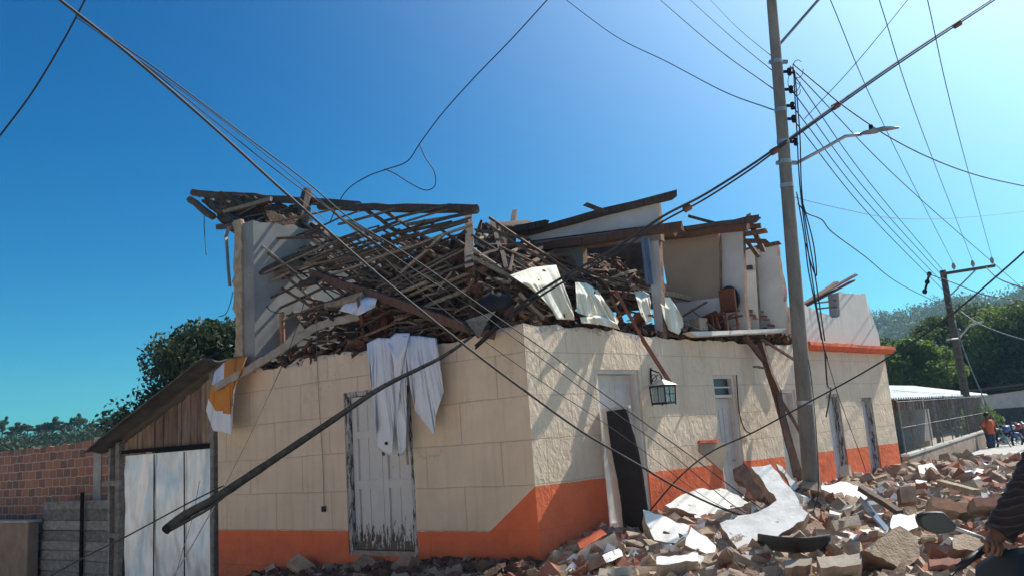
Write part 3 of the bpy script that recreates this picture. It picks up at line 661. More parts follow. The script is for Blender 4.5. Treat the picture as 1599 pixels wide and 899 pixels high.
# ------------------------------------------------------------------ collapsed roof
# plane A: the part that slid towards the side street; plane B: the hip towards the main street
PA, NA = plane3(LW(1, 3.95, -.25), LW(7, 3.95, -.25), at(530, 322, 18.6))
if NA.dot(CAM-PA) < 0: NA = -NA
PB, NB = plane3(RW(.3, 4.0, -.2), RW(5.5, 4.0, -.2), at(745, 345, 16.6))
if NB.dot(CAM-PB) < 0: NB = -NB
def pA(x, y, o=0):
    p = plane_hit(x, y, PA+NA*o, NA)
    if x > 392 and y > 345 and (p-P0).dot(D2) > 6.98:   # in front of the tall end wall, not inside it
        p = plane_hit(x, y, P0+D2*(6.98-.25*abs(o)), D2)
    return p
def pB(x, y, o=0): return plane_hit(x, y, PB+NB*o, NB)
BIG = [
 ('roof_ridge_beam', 'long dark ridge beam crossing the top of the ruin against the sky', pA, (302, 301), (560, 320), .2, 'beam_dark', .0),
 ('roof_ridge_beam', 'right half of the dark ridge beam ending in a knob above the hip post', pA, (500, 322), (743, 327), .19, 'beam_dark', .05),
 ('roof_beam', 'stub of thick beam pointing down at the far left tip of the roof', pA, (297, 312), (332, 338), .2, 'beam_dark', .1),
 ('roof_beam', 'grey beam stub sticking out left of the tall grey wall', pA, (342, 355), (400, 352), .15, 'beam_dark', .1),
 ('roof_beam', 'thick log end standing up over the ridge beam', pA, (470, 352), (480, 300), .30, 'beam_dark', .12),
 ('roof_beam', 'long brown beam running down from the roof centre to the right', pA, (490, 428), (760, 520), .15, 'beam_brown', .25),
 ('roof_beam', 'dark beam sloping from the left tip down to the tall grey wall', pA, (330, 318), (470, 402), .17, 'beam_dark', .15),
 ('roof_beam', 'thick pale log lying over the left part of the roof heap', pA, (510, 478), (565, 462), .16, 'pale_wood', .35),
 ('roof_beam', 'short round log sticking out of the heap over the white wall', pA, (398, 430), (470, 398), .16, 'beam_dark', .3),
 ('roof_beam', 'dark round log end below the ridge at the left', pA, (470, 444), (495, 438), .16, 'beam_dark', .4),
 ('roof_beam', 'pale beam just under the ridge slanting up to the right', pA, (355, 330), (420, 312), .12, 'pale_wood', .2),
 ('roof_beam', 'heavy dark beam right of the ridge knob, lying nearly flat', pB, (755, 356), (825, 350), .2, 'beam_dark', -.3),
 ('hip_post', 'dark upright hip post with a pale split edge in the middle of the roof heap', pB, (734, 420), (731, 330), .15, 'beam_dark', .0),
 ('roof_beam', 'square post sticking up out of the heap left of the white gable', pB, (800, 358), (804, 331), .11, 'beam_dark', -.3),
 ('roof_beam', 'long thick dark beam lying below the white gable towards the street', pB, (850, 385), (1062, 460), .26, 'beam_brown', -.25),
 ('roof_beam', 'second thick beam lying under the first on the street side of the heap', pB, (835, 415), (1010, 460), .24, 'beam_brown', -.12),
 ('roof_beam', 'pale broken plank on the heap in front of the doorway', pB, (985, 448), (1078, 467), .14, 'pale_wood', .12),
 ('roof_beam', 'dark brace crossing the dark doorway of the upper room', pB, (905, 440), (925, 358), .12, 'beam_dark', -.5),
 ('roof_beam', 'sloping brace inside the dark doorway', pB, (925, 440), (990, 375), .10, 'beam_dark', -.6),
 ('wall_plate', 'brown beam running along under the white gable wall', cf(3.6), (826, 390), (1050, 356), .2, 'beam_brown', 0),
 ('gable_board', 'dark board capping the sloping top of the white gable wall', cf(3.65), (812, 366), (1047, 306), .16, 'beam_dark', 0),
 ('roof_beam', 'short dark beam jutting over the top of the white gable', cf(3.5), (920, 321), (946, 331), .12, 'beam_dark', 0),
 ('roof_beam', 'long dark rafter left of the gable running up to it', cf(3.5), (790, 362), (850, 350), .14, 'beam_dark', 0),
 ('eave_beam', 'reddish eave beam over the beige panel of the upper room', cf(6.0), (1035, 368), (1168, 352), .24, 'beam_brown', 0),
 ('eave_board', 'thin dark board lying on top of the eave beam', cf(5.9), (1030, 361), (1180, 344), .12, 'beam_dark', 0),
 ('roof_beam', 'thin stick pointing up left over the eave of the upper room', cf(5.9), (1076, 338), (1122, 350), .08, 'beam_dark', 0),
 ('roof_beam', 'reddish plank stack end at the left of the eave beam', cf(5.5), (1005, 362), (1055, 360), .26, 'beam_brown', 0),
 ('rafter_end', 'slanting batten joining the rafter ends right of the eave', cf(6.6), (1170, 340), (1190, 388), .10, 'beam_brown', 0),
 ('rafter_end', 'broken batten hanging below the rafter ends', cf(6.6), (1158, 368), (1182, 398), .08, 'beam_brown', 0),
 ('roof_board', 'narrow dark board along the top of the farthest standing partition', cf(8.0), (1160, 392), (1213, 380), .10, 'beam_dark', 0),
]
for nm, lb, fn, a, b, w, mt, o in BIG:
    pa = fn(*a, o) if fn in (pA, pB) else fn(*a); pb = fn(*b, o) if fn in (pA, pB) else fn(*b)
    stick_mb(pa, pb, w, w*rnd.uniform(.75, 1), round_=(w > .15 and 'board' not in nm and 'plate' not in nm), jit=.02).build(nm, mt, label=lb, cat='beam')
for i, (x0, y0, x1, y1) in enumerate([(1156, 345, 1180, 340), (1158, 356, 1184, 353), (1160, 366, 1190, 361), (1162, 377, 1194, 377)]):
    stick_mb(cf(6.5)(x0, y0), cf(6.5)(x1, y1), .11, .09).build('rafter_end', 'beam_brown', label='short rafter end sticking out beyond the upper room eave', cat='beam', group='rafter ends right of the eave')
# battens: parallel families on plane A (along the side street) and B
def inside(p, keep=3.4):
    """keep loose things of the corner end behind the wall faces"""
    u = (p-P0).dot(D1); o = (p-P0).dot(N1)
    if o > -.1 and u < keep: p = p-N1*(o+.1)
    o = (p-P0).dot(N2)
    if o > -.05: p = p-N2*(o+.05)
    return p
def batten(pa, pb, w, mt, lab, grp):
    pa, pb = inside(pa), inside(pb)
    lab = {'batten': 'greyish ', 'beam_dark': 'dark ', 'beam_brown': 'reddish brown ', 'pale_wood': 'pale '}[mt]+lab; grp = lab
    stick_mb(pa, pb, w, w*rnd.uniform(.6, 1), round_=rnd.random() < .35, jit=.018).build('roof_batten', mt, label=lab, cat='batten', group=grp)
mts = ['batten', 'beam_dark', 'beam_dark', 'beam_brown', 'batten', 'pale_wood']
GA = 'fallen roof battens over the left room'; LA = 'thin batten in the fallen lattice over the left room'
for (x0, y0, x1, y1) in [(440, 405, 700, 327), (470, 408, 735, 330), (497, 415, 730, 345), (520, 428, 735, 352), (400, 432, 560, 362), (430, 440, 620, 365), (575, 484, 735, 425), (600, 455, 735, 385), (560, 470, 735, 410), (620, 500, 740, 448),
    (445, 375, 560, 330), (380, 340, 500, 316), (400, 352, 540, 322), (530, 350, 620, 325), (600, 345, 700, 320), (640, 350, 742, 331), (505, 505, 640, 452), (650, 470, 736, 434), (560, 395, 735, 340), (590, 410, 730, 362)]:
    batten(pA(x0, y0, rnd.uniform(.02, .3)), pA(x1, y1, rnd.uniform(.02, .25)), rnd.uniform(.04, .07), rnd.choice(mts), LA, GA)
for (x0, y0, x1, y1) in [(400, 432, 520, 372), (396, 426, 470, 396), (388, 410, 500, 352), (378, 392, 470, 345), (372, 376, 450, 336), (405, 446, 540, 384), (410, 470, 560, 400), (425, 486, 580, 418), (440, 502, 600, 434), (470, 520, 640, 452), (350, 345, 400, 322), (338, 330, 380, 310), (365, 362, 420, 336),
    (360, 345, 480, 432), (400, 345, 530, 445), (430, 340, 560, 440), (345, 328, 420, 388), (455, 385, 560, 470), (420, 410, 500, 478), (405, 385, 480, 445), (470, 345, 600, 440), (500, 430, 590, 498)]:
    batten(pA(x0, y0, rnd.uniform(-.1, .3)), pA(x1, y1, rnd.uniform(-.1, .25)), rnd.uniform(.04, .08), rnd.choice(mts), LA, GA)
for (x0, y0, x1, y1) in [(352, 317, 470, 395), (375, 330, 520, 420), (520, 330, 640, 420), (560, 320, 720, 430), (450, 330, 560, 400), (480, 380, 640, 480), (600, 330, 735, 420), (640, 370, 735, 440), (395, 345, 600, 455), (430, 445, 560, 520), (490, 350, 620, 440)]:
    batten(pA(x0, y0, rnd.uniform(-.15, .02)), pA(x1, y1, rnd.uniform(-.15, .02)), rnd.uniform(.07, .11), rnd.choice(['beam_dark', 'beam_brown', 'batten']), LA, GA)
for i in range(16):
    x = 470+i*17; y = 345+rnd.uniform(-4, 30); L = rnd.uniform(50, 150)
    if x+L < 742: batten(pA(x, y, rnd.uniform(0, .2)), pA(x+L, y+L*rnd.uniform(.55, .75), rnd.uniform(0, .2)), rnd.uniform(.035, .06), rnd.choice(mts), LA, GA)
for i in range(75):
    x = rnd.uniform(400, 720); y = 505-(x-400)*.12-rnd.uniform(0, 1)*(150); L = rnd.uniform(40, 150); sl = rnd.gauss(-.34, .16)
    if rnd.random() < .28: sl = rnd.choice([rnd.uniform(.4, 1.1), rnd.uniform(-1.3, -.7)]); L *= .5
    if y+sl*L < 338 or x+L > 745: continue
    batten(pA(x, y, rnd.uniform(0, .35)), pA(x+L, y+sl*L, rnd.uniform(0, .35)), rnd.uniform(.03, .06), rnd.choice(mts), LA, GA)
GB = 'fallen roof battens on the street side'; LB = 'thin batten in the fallen lattice sloping to the main street'
for (x0, y0, x1, y1) in [(737, 367, 850, 438), (765, 340, 890, 425), (740, 395, 840, 450), (760, 350, 915, 448), (745, 380, 870, 455), (742, 420, 850, 470), (880, 415, 1010, 450), (735, 440, 810, 470), (745, 360, 820, 372), (850, 445, 1010, 462), (780, 385, 900, 440), (810, 380, 960, 440),
    (742, 410, 900, 432), (760, 455, 850, 395), (735, 460, 800, 400), (770, 350, 790, 420)]:
    batten(pB(x0, y0, rnd.uniform(0, .25)), pB(x1, y1, rnd.uniform(0, .25)), rnd.uniform(.045, .085), rnd.choice(mts), LB, GB)
for i in range(62):
    x = rnd.uniform(738, 960 if rnd.random() < .3 else 850); y = rnd.uniform(370, 455)+(x-738)*.2; L = rnd.uniform(30, 100); sl = rnd.gauss(.5, .2)
    if rnd.random() < .4: sl = rnd.uniform(-.7, .1); L *= .7
    batten(pB(x, y, rnd.uniform(-.1, .2)), pB(x+L, y+sl*L, rnd.uniform(-.1, .2)), rnd.uniform(.035, .08), rnd.choice(mts), LB, GB)
# dark sheets added under the lattice for the shadowed interior; the third is matting
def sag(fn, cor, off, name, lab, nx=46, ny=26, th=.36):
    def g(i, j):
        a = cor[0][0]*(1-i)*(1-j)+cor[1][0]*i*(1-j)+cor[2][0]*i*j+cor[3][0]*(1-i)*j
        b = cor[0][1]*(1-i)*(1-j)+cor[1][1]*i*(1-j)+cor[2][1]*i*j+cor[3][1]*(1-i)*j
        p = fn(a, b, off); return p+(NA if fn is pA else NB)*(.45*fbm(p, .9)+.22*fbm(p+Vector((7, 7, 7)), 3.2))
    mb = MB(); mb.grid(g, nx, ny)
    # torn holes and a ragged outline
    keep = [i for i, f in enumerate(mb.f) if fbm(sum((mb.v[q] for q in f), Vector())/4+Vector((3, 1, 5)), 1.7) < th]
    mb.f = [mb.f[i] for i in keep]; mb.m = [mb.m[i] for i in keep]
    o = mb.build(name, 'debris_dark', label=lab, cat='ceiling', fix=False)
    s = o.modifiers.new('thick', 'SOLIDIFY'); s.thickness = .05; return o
sag(pA, [(585, 372), (742, 372), (745, 560), (560, 560)], -.6, 'dark_roof_sheet', 'dark sheet standing for the shadowed interior under the fallen lattice beside the hip post')
sag(pB, [(738, 370), (850, 385), (1040, 470), (735, 500)], -.45, 'dark_roof_sheet', 'dark sheet standing for the shadowed interior on the main street side of the heap')
sag(pA, [(306, 304), (470, 324), (500, 372), (372, 368)], -.12, 'dark_roof_sheet', 'torn dark roof matting left under the ridge beam beside the tall grey wall', th=.6)

# debris heap lying on the upper floor behind the parapet
mb = MB()
def heap(fr, u0, u1, o0, o1, hh, z0=3.36):
    def g(i, j):
        u = u0+(u1-u0)*i; o = o0+(o1-o0)*j; p = fr(u, 0, -o)
        e = math.sin(math.pi*min(1, j*1.0+.14))**.6 if j < .86 else .35
        return fr(u, z0+hh*e*(.75+.25*math.sin(u*1.9))*(1 if i not in (0, 1) else .2)+.16*fbm(p, 1.4)+.1*fbm(p, 4), -o)
    return g
mb.grid(heap(LW, .4, 6.9, .3, 3.4, .95), 90, 34); mb.grid(heap(RW, .3, 8.6, .32, 3.2, .62), 110, 34)
mb.build('roof_debris', 'debris_dark', label='dark heap of crushed tiles and earth filling the upper floor', cat='debris', kind='stuff')

# curved clay tiles, whole and broken
def tile_mesh(L, r, arc, broken):
    mb = MB(); n = 7; m = 4
    def g(i, j, rr):
        a = math.pi/2+(i-.5)*arc; y = (j-.5)*L*(1-(broken*.35*(math.sin(i*9)+1) if j == 1 else 0)); return Vector((rr*math.cos(a)*(1-.12*j), y, rr*math.sin(a)-r*.7))
    v = [g(i/n, j/m, r) for j in range(m+1) for i in range(n+1)]+[g(i/n, j/m, r-.014) for j in range(m+1) for i in range(n+1)]
    K = (n+1)*(m+1); f = []
    for j in range(m):
        for i in range(n):
            q = [j*(n+1)+i, j*(n+1)+i+1, (j+1)*(n+1)+i+1, (j+1)*(n+1)+i]; f.append(tuple(q)); f.append(tuple(K+e for e in reversed(q)))
    for i in range(n):
        for j in (0, m): f.append((j*(n+1)+i, j*(n+1)+i+1, K+j*(n+1)+i+1, K+j*(n+1)+i))
    for j in range(m):
        for i in (0, n): f.append((j*(n+1)+i, (j+1)*(n+1)+i, K+(j+1)*(n+1)+i, K+j*(n+1)+i))
    mb.add(v, f); return mb
GT = 'broken clay roof tiles on the upper floor'; LT = 'curved clay roof tile, cracked, lying loose in the collapsed roof'
TPL = []
for k in range(5):
    o = tile_mesh(rnd.uniform(.26, .42), .1, rnd.uniform(2, 2.9), k % 2).build('roof_tile', 'roof_tile', label=LT, cat='roof tile', group=GT, origin=(0, 0, 0)); TPL.append(o)
def put(tpl, k, loc, rot, s=1.):
    if k < len(tpl): o = tpl[k]; o.location = loc; o.rotation_euler = rot; o.scale = (s, s, s); return o
    return dup(rnd.choice(tpl), loc, rot, (s, s, s))
for k in range(285):
    h = rnd.random()
    if h < .34: p = pA(rnd.uniform(570, 740), rnd.uniform(400, 525), rnd.uniform(-.5, -.05))
    elif h < .55: p = pB(rnd.uniform(740, 1000), rnd.uniform(410, 480), rnd.uniform(-.3, .1))
    elif h < .8: p = RW(rnd.uniform(.1, 9), 3.68+rnd.uniform(0, .25), -rnd.uniform(0, 1.0))
    else: p = LW(rnd.uniform(.1, 6.6), 3.72+rnd.uniform(0, .3), -rnd.uniform(.05, .9))
    p = inside(p)
    put(TPL, k, p, (rnd.uniform(-1, 1), rnd.uniform(-1, 1), rnd.uniform(0, 6.3)), rnd.uniform(.8, 1.25))

# small irregular lumps (numpy) ---------------------------------------------------
LUMP = []
def lump_verts(rs):
    v = np.array([(x, y, z) for z in (-1, 1) for x, y in ((-1, -1), (1, -1), (1, 1), (-1, 1))], float)
    return v*(1+rs.uniform(-.38, .25, (8, 3)))
CF = np.array([(3, 2, 1, 0), (4, 5, 6, 7), (0, 1, 5, 4), (1, 2, 6, 5), (2, 3, 7, 6), (3, 0, 4, 7)])
def crumbs(name, P, S, mats, label, cat, seed=3, flat=.6):
    rs = np.random.RandomState(seed); n = len(P); V = np.zeros((n*8, 3)); mi = rs.randint(0, len(mats), n)
    for k in range(n):
        v = lump_verts(rs)*np.array([1, rs.uniform(.5, .9), rs.uniform(.3, flat)])*S[k]/2
        a, b, c = rs.uniform(0, 6.3), rs.normal(0, .45), rs.normal(0, .45)
        ca, sa = math.cos(a), math.sin(a); cb, sb = math.cos(b), math.sin(b); cc, sc = math.cos(c), math.sin(c)
        M = np.array([[ca, -sa, 0], [sa, ca, 0], [0, 0, 1]])@np.array([[1, 0, 0], [0, cb, -sb], [0, sb, cb]])@np.array([[cc, 0, sc], [0, 1, 0], [-sc, 0, cc]])
        V[k*8:k*8+8] = v@M.T+P[k]
    F = (CF[None]+(np.arange(n)*8)[:, None, None]).reshape(-1, 4)
    me = bpy.data.meshes.new(name); o0 = V.mean(0); o0[2] = V[:, 2].min()
    me.from_pydata((V-o0).tolist(), [], F.tolist())
    for q in mats: me.materials.append(MATS[q])
    me.polygons.foreach_set('material_index', np.repeat(mi, 6).tolist()); me.update()
    o = bpy.data.objects.new(name, me); o.location = o0; COL.objects.link(o); return tag(o, label, cat, None, 'stuff')
P = []; S = []
for k in range(5200):
    h = rnd.random()
    if h < .42:
        x = rnd.uniform(485, 742); y = rnd.uniform(385, 530)
        if x < 600 and y < 470: continue
        p = pA(x, y, rnd.uniform(-.65, -.05))
    elif h < .68: p = pB(rnd.uniform(738, 1010), rnd.uniform(400, 480), rnd.uniform(-.45, .02))
    elif h < .87: p = RW(rnd.uniform(.05, 9.2), 3.62+abs(rnd.gauss(0, .12)), -rnd.uniform(.0, .8))
    else: p = LW(rnd.uniform(.1, 6.9), 3.64+abs(rnd.gauss(0, .14)), -rnd.uniform(.0, .8))
    P.append(list(inside(p))); S.append(rnd.choice([.06, .08, .11, .16])*rnd.uniform(.7, 1.3))
for q in ('deb_brown', 'deb_red', 'deb_pale', 'deb_grey'): pass
mat('deb_brown', (.17, .11, .075), (.08, .05, .04), .95, 5, bmp=.6)
mat('deb_red', (.20, .085, .055), (.11, .05, .035), .95, 5, bmp=.6)
mat('deb_pale', (.33, .26, .19), (.2, .15, .11), .95, 5, bmp=.6)
crumbs('tile_fragments', P, S, ['deb_brown', 'debris_dark', 'deb_brown', 'deb_red', 'debris_dark', 'deb_brown'], 'crushed tile and earth fragments strewn through the collapsed roof', 'debris', 5, .5)

# splintered laths lying every way over the heap
GL = 'loose splinters on the roof heap'; LL = 'short broken lath lying loose on the heap of the roof'
for k in range(170):
    h = rnd.random()
    if h < .35: c = pA(rnd.uniform(500, 740), rnd.uniform(430, 530), rnd.uniform(.0, .3))
    elif h < .62: c = pB(rnd.uniform(740, 1000), rnd.uniform(430, 490), rnd.uniform(0, .2))
    elif h < .85: c = RW(rnd.uniform(.3, 9), 3.85+rnd.uniform(0, .25), -rnd.uniform(-.05, .9))
    else: c = LW(rnd.uniform(.3, 6.5), 3.85+rnd.uniform(0, .3), -rnd.uniform(0, .9))
    d = Vector((rnd.gauss(0, 1), rnd.gauss(0, 1), rnd.gauss(0, .3))).normalized()*rnd.uniform(.2, .6)
    stick_mb(inside(c-d), inside(c+d), rnd.uniform(.025, .06), rnd.uniform(.02, .045)).build('broken_lath', rnd.choice(mts), label=LL, cat='lath', group=GL)

# ------------------------------------------------------------------ single timbers and boards
def bar(nm, lb, cat, pts, w, h, mt, round_=False, jit=.01):
    mb = MB()
    if round_: mb.tube(pts, w/2 if not isinstance(w, list) else w, 8, jit=.05)
    else:
        for a, b in zip(pts, pts[1:]): mb.beam(a, b, w, h, 0, None, jit, 3)
    return mb.build(nm, mt, label=lb, cat=cat)
bar('fascia_board', 'long pale fascia board hanging from the roof edge over the left corner', 'board', catmull([LF(338, 604, .45), LF(395, 572, .3), LF(450, 538, .15), LF(500, 508, -.1), LF(560, 494, -.3)], 4), .05, .15, 'fascia')
bar('leaning_pole', 'thick reddish pole leaning on the street wall beside the utility pole', 'pole', [RF(1190, 543, .25), RF(1214, 620, .45), RF(1232, 690, .75), RF(1250, 745, 1.1)], .13, .12, 'beam_brown')
bar('leaning_pole', 'longer bent reddish pole leaning from the parapet across the third door', 'pole', [RF(1165, 527, .1), RF(1196, 565, .3), RF(1216, 612, .5), RF(1242, 740, 1.2)], .10, .09, 'beam_brown')
bar('leaning_pole', 'thin stick propped against the wall right of the reddish poles', 'pole', [RF(1214, 615, .2), RF(1250, 676, .4)], .05, .05, 'beam_brown')
bar('leaning_pole', 'thin stick hanging off the parapet towards the utility pole', 'pole', [RF(1190, 530, .1), RF(1240, 561, .2)], .05, .05, 'beam_brown')
bar('leaning_pole', 'slender red brown rod falling from the parapet onto the wall lantern', 'pole', [RF(962, 455, .0), RF(1004, 530, .3), RF(1050, 603, .45)], .055, .055, 'red_wood')
bar('cross_stick', 'short stick crossing the two reddish leaning poles', 'pole', [RF(1178, 572, .25), RF(1193, 574, .3)], .05, .04, 'beam_brown')
bar('thin_lath', 'thin brown lath standing in front of the peeling double door', 'lath', [LF(622, 594, .25), LF(632, 655, .22), LF(637, 722, .18)], .03, .02, 'pale_wood')
for k, (x0, y0, x1, y1, lb) in enumerate([(1252, 476, 1335, 430, 'upper plank of the bundle jutting up behind the utility pole'), (1254, 480, 1328, 440, 'middle plank of the bundle jutting up behind the utility pole'), (1256, 474, 1304, 442, 'short upper plank of the bundle behind the utility pole')]):
    bar('roof_plank', lb, 'plank', [RF(x0, y0, -.3-.06*k), RF(x1, y1, -.1-.1*k)], .16, .04, 'beam_brown', jit=.02)
bar('door_board', 'white painted board lying flat along the parapet top', 'board', [RF(1086, 522, .12), RF(1208, 517, .2)], .3, .09, 'white_paint')
bar('thin_rod', 'thin rail left over the open gap in the far parapet', 'rail', [RF(1275, 473, -.15), RF(1308, 468, -.15)], .04, .04, 'beam_dark')
bar('thin_rod', 'lower thin rail over the open gap in the far parapet', 'rail', [RF(1275, 482, -.15), RF(1308, 479, -.15)], .04, .04, 'beam_dark')
bar('clay_pipe', 'orange brown pipe standing upright on the left parapet', 'pipe', [LF(442, 548, -.3), LF(440, 488, -.3)], .11, .1, 'brick_red', True)
bar('dark_board', 'dark board slanting down in front of the grey end wall', 'board', [LF(448, 458, -1.2), LF(482, 505, -1.0)], .34, .05, 'beam_dark')
bar('pale_lath', 'bright edge strip along the slanting dark board', 'lath', [LF(440, 464, -1.1), LF(474, 504, -.9)], .06, .03, 'pale_wood')
bar('window_frame_piece', 'bent metal strip hanging left of the tall grey wall', 'metal strip', [LW(7.5, 6.85, .1), LF(353, 368, 0), LF(359, 446, 0)], .07, .03, 'steel')
for k, (x0, y0, x1, y1) in enumerate([(1162, 424, 1176, 505), (1180, 447, 1182, 500), (1170, 455, 1186, 498), (1195, 468, 1160, 487), (1120, 446, 1108, 500)]):
    bar('split_post', ['thin leaning stick before the far white partition', 'short upright pale post before the far partition', 'splintered post leaning before the far partition', 'stick lying crosswise before the far partition', 'brown post standing beside the red chair'][k], 'post', [RF(x0, y0, -.6), RF(x1, y1, -.5)], .09, .06, ['beam_dark', 'pale_wood', 'batten', 'beam_dark', 'beam_brown'][k])

# maroon cabinet, chairs, frame and small things in the debris
def cabinet(fr, u, z, o, w, h, dpt, nm, lb, mt, rot=0):
    e = empty(nm, fr(u, z, o), lb, 'cabinet'); mb = MB(); c = fr(u, z+h/2, o)
    X = (D2 if fr is LW else D1)*w/2; Y = (N2 if fr is LW else N1)*dpt/2
    mb.box(c, X, Y, Z*h/2); mb.build('body', mt, e, bev=.01)
    for s in (-1, 1):
        mb = MB(); mb.box(c+X*.5*s+Y*1.04, X*.46, Y*.04, Z*h*.45); mb.build('door', mt, e)
    e.rotation_euler = (rnd.uniform(-.1, .1), rot, 0); return e
cabinet(LW, 4.05, 3.82, -.75, 1.1, .75, .5, 'cabinet', 'maroon wooden cabinet lying in the debris above the peeling double door', 'maroon', .04)
mat('chair_red', (.24, .08, .045), (.16, .055, .035), .5, 4, bmp=.2)
def chair(loc, rot, lb, mt):
    e = empty('chair', loc, lb, 'chair'); o = Vector(loc)
    mb = MB(); mb.box(o+Z*.43, Vector((.21, 0, 0)), Vector((0, .2, 0)), Z*.02); mb.build('seat', mt, e, bev=.008)
    for sx in (-1, 1):
        for sy in (-1, 1):
            mb = MB(); mb.beam(o+Vector((sx*.19, sy*.18, 0)), o+Vector((sx*.19, sy*.18, .42 if sy < 0 else .95)), .04, .04); mb.build('leg', mt, e)
    mb = MB()
    for x in (-.12, -.04, .04, .12): mb.box(o+Vector((x, .18, .7)), Vector((.037, 0, 0)), Vector((0, .008, 0)), Z*.2)
    mb.box(o+Vector((0, .18, .92)), Vector((.17, 0, 0)), Vector((0, .014, 0)), Z*.045); mb.box(o+Vector((0, .18, .5)), Vector((.17, 0, 0)), Vector((0, .014, 0)), Z*.025)
    mb.build('backrest', mt, e); e.rotation_euler = rot; e.scale = (.95, .95, .95); return e
chair(cf(5.85)(1134, 520), (.12, .1, -.9), 'red brown wooden chair standing at the white pier of the upper room', 'chair_red')
chair(cf(5.75)(1117, 522), (-.35, -.25, -.6), 'red brown wooden chair tipped over beside the standing one', 'chair_red')
MC = cf(6.25)(1139, 468); e = empty('oval_mirror', MC-Z*.32, 'dark oval mirror frame leaning on the white pier of the upper room', 'mirror')
mb = MB(); c = MC; pts = [c+D2*(-.2*math.cos(t))+Z*.27*math.sin(t) for t in [2*math.pi*i/28 for i in range(29)]]; mb.tube(pts, .035, 8, cap=False); mb.build('frame', 'black', e, smooth=True)
mb = MB(); mb.prism([c+D2*(-.19*math.cos(t))+Z*.26*math.sin(t)-N2*.01 for t in [2*math.pi*i/28 for i in range(28)]], -N2*.01); mb.build('glass', 'mirror_glass', e)
mb = MB(); c = RF(1091, 507, -.1); mb.box(c, D1*.15, N1*.12, Z*.13); mb.box(c+Z*.11, D1*.155, N1*.125, Z*.012, 0)
mb.build('cardboard_box', 'room_beige', label='small cream box standing on the parapet beside the white board', cat='box', bev=.01)
mb = MB(); c = RF(1172, 497, -.2)
for i in range(6): mb.beam(c+Z*.04*i+D1*rnd.uniform(-.6, -.2), c+Z*.04*i+D1*rnd.uniform(.3, 1.3)+N1*rnd.uniform(-.2, .1), .05, .02, 0, None, .01, 2)
mb.build('slat_pile', 'red_wood', label='stack of red painted slats lying on the wall top near the utility pole', cat='slats')
# black things among the heap: bags
for k, (x, y, w, lb) in enumerate([(775, 474, .3, 'black bundle of cloth stuffed in the heap right of the hip'), (806, 482, .27, 'dark bag half hidden behind the large white sheet'), (745, 507, .2, 'black rag hanging at the very corner of the wall top'), (560, 520, .25, 'dark bundle beside the maroon cabinet')]):
    mb = MB(); c = (RF if x > 740 else LF)(x, y, -.45)
    def g(i, j, c=c, w=w):
        t = i*2*math.pi; ph = j*math.pi; r = w*(1+.35*fbm((math.cos(t)*1.5, math.sin(t)*1.5, ph+k*5), 1.3)); return c+Vector((r*math.cos(t)*math.sin(ph), r*.7*math.sin(t)*math.sin(ph), r*.6*math.cos(ph)))
    mb.grid(g, 16, 10); mb.build('cloth_bundle', 'black_sheet', label=lb, cat='bundle', smooth=True)
mb = MB(); mb.prism([RF(727, 500, .1), RF(775, 485, .1), RF(762, 500, .12), RF(748, 527, .14)], -N1*.03); mb.build('black_flap', 'black_sheet', label='torn black plastic flap hanging over the house corner', cat='plastic sheet')

# ------------------------------------------------------------------ cloths
def lerp_poly(P, t):
    L = [0]
    for a, b in zip(P, P[1:]): L.append(L[-1]+math.hypot(b[0]-a[0], b[1]-a[1]))
    s = t*L[-1]
    for i in range(len(P)-1):
        if s <= L[i+1] or i == len(P)-2:
            k = (s-L[i])/max(1e-6, L[i+1]-L[i]); return tuple(P[i][q]+(P[i+1][q]-P[i][q])*k for q in range(2))
def cloth(nm, lb, fn, top, bot, off, fold=6, amp=.04, mats='white_cloth', top_off=None, nx=60, ny=30, band=None, seed=0):
    mb = MB()
    to = off*.3 if top_off is None else top_off
    def g(i, j):
        a = lerp_poly(top, i); b = lerp_poly(bot, i)
        x = a[0]+(b[0]-a[0])*j; y = a[1]+(b[1]-a[1])*j
        ww = .3+.7*j
        f = amp*ww*(1.9*fbm((i*fold*1.5+.25*math.sin(j*2.2), j*.55, seed*3.1), 1, 2)+.7*fbm((i*fold*4, j*1.6, seed+9), 1, 2)+.35*math.sin(i*fold*2*math.pi+seed+1.3*math.sin(j*2.4+i*3)))
        o = to+(off-to)*min(1, j*3)+abs(amp)*1.2
        return fn(x, y, o+f)
    mb.grid(g, nx, ny)
    if band is not None:
        for q in range(len(mb.f)):
            j = (q//nx)/ny; i = (q % nx)/nx
            if band(i, j): mb.m[q] = 1
    o = mb.build(nm, mats, label=lb, cat='cloth', smooth=True, fix=False)
    s = o.modifiers.new('thick', 'SOLIDIFY'); s.thickness = .006; return o
c1 = cloth('hanging_sheet', 'white sheet hanging in two long strips over the left half of the peeling door', LF, [(573, 536), (590, 527), (612, 528), (640, 523)], [(578, 590), (590, 700), (612, 712), (616, 640), (624, 714), (634, 700), (636, 560)], .14, 7, .06, seed=1, ny=40, nx=80)
cloth('hanging_sheet', 'white sheet hanging right of the door ending in a pointed corner', LF, [(630, 524), (655, 524), (682, 528)], [(640, 600), (648, 640), (665, 662), (678, 680), (680, 650), (693, 610), (686, 560)], .16, 7, .06, seed=4, nx=70)
cloth('hanging_sheet', 'narrow white strip knotted between the two white sheets on the parapet', LF, [(604, 532), (618, 520), (640, 520)], [(616, 560), (620, 645), (630, 560)], .24, 2, .03, seed=7, nx=24)
cloth('bedspread', 'orange and white cloth draped over the far left corner of the house', LF, [(335, 580), (358, 558), (386, 556)], [(322, 640), (333, 672), (348, 674), (362, 678), (364, 610)], .3, 3, .05, ['white_cloth', 'orange_cloth'], seed=2, band=lambda i, j: (i > .35 and j < .72) or (.3 < j < .68), top_off=.05)
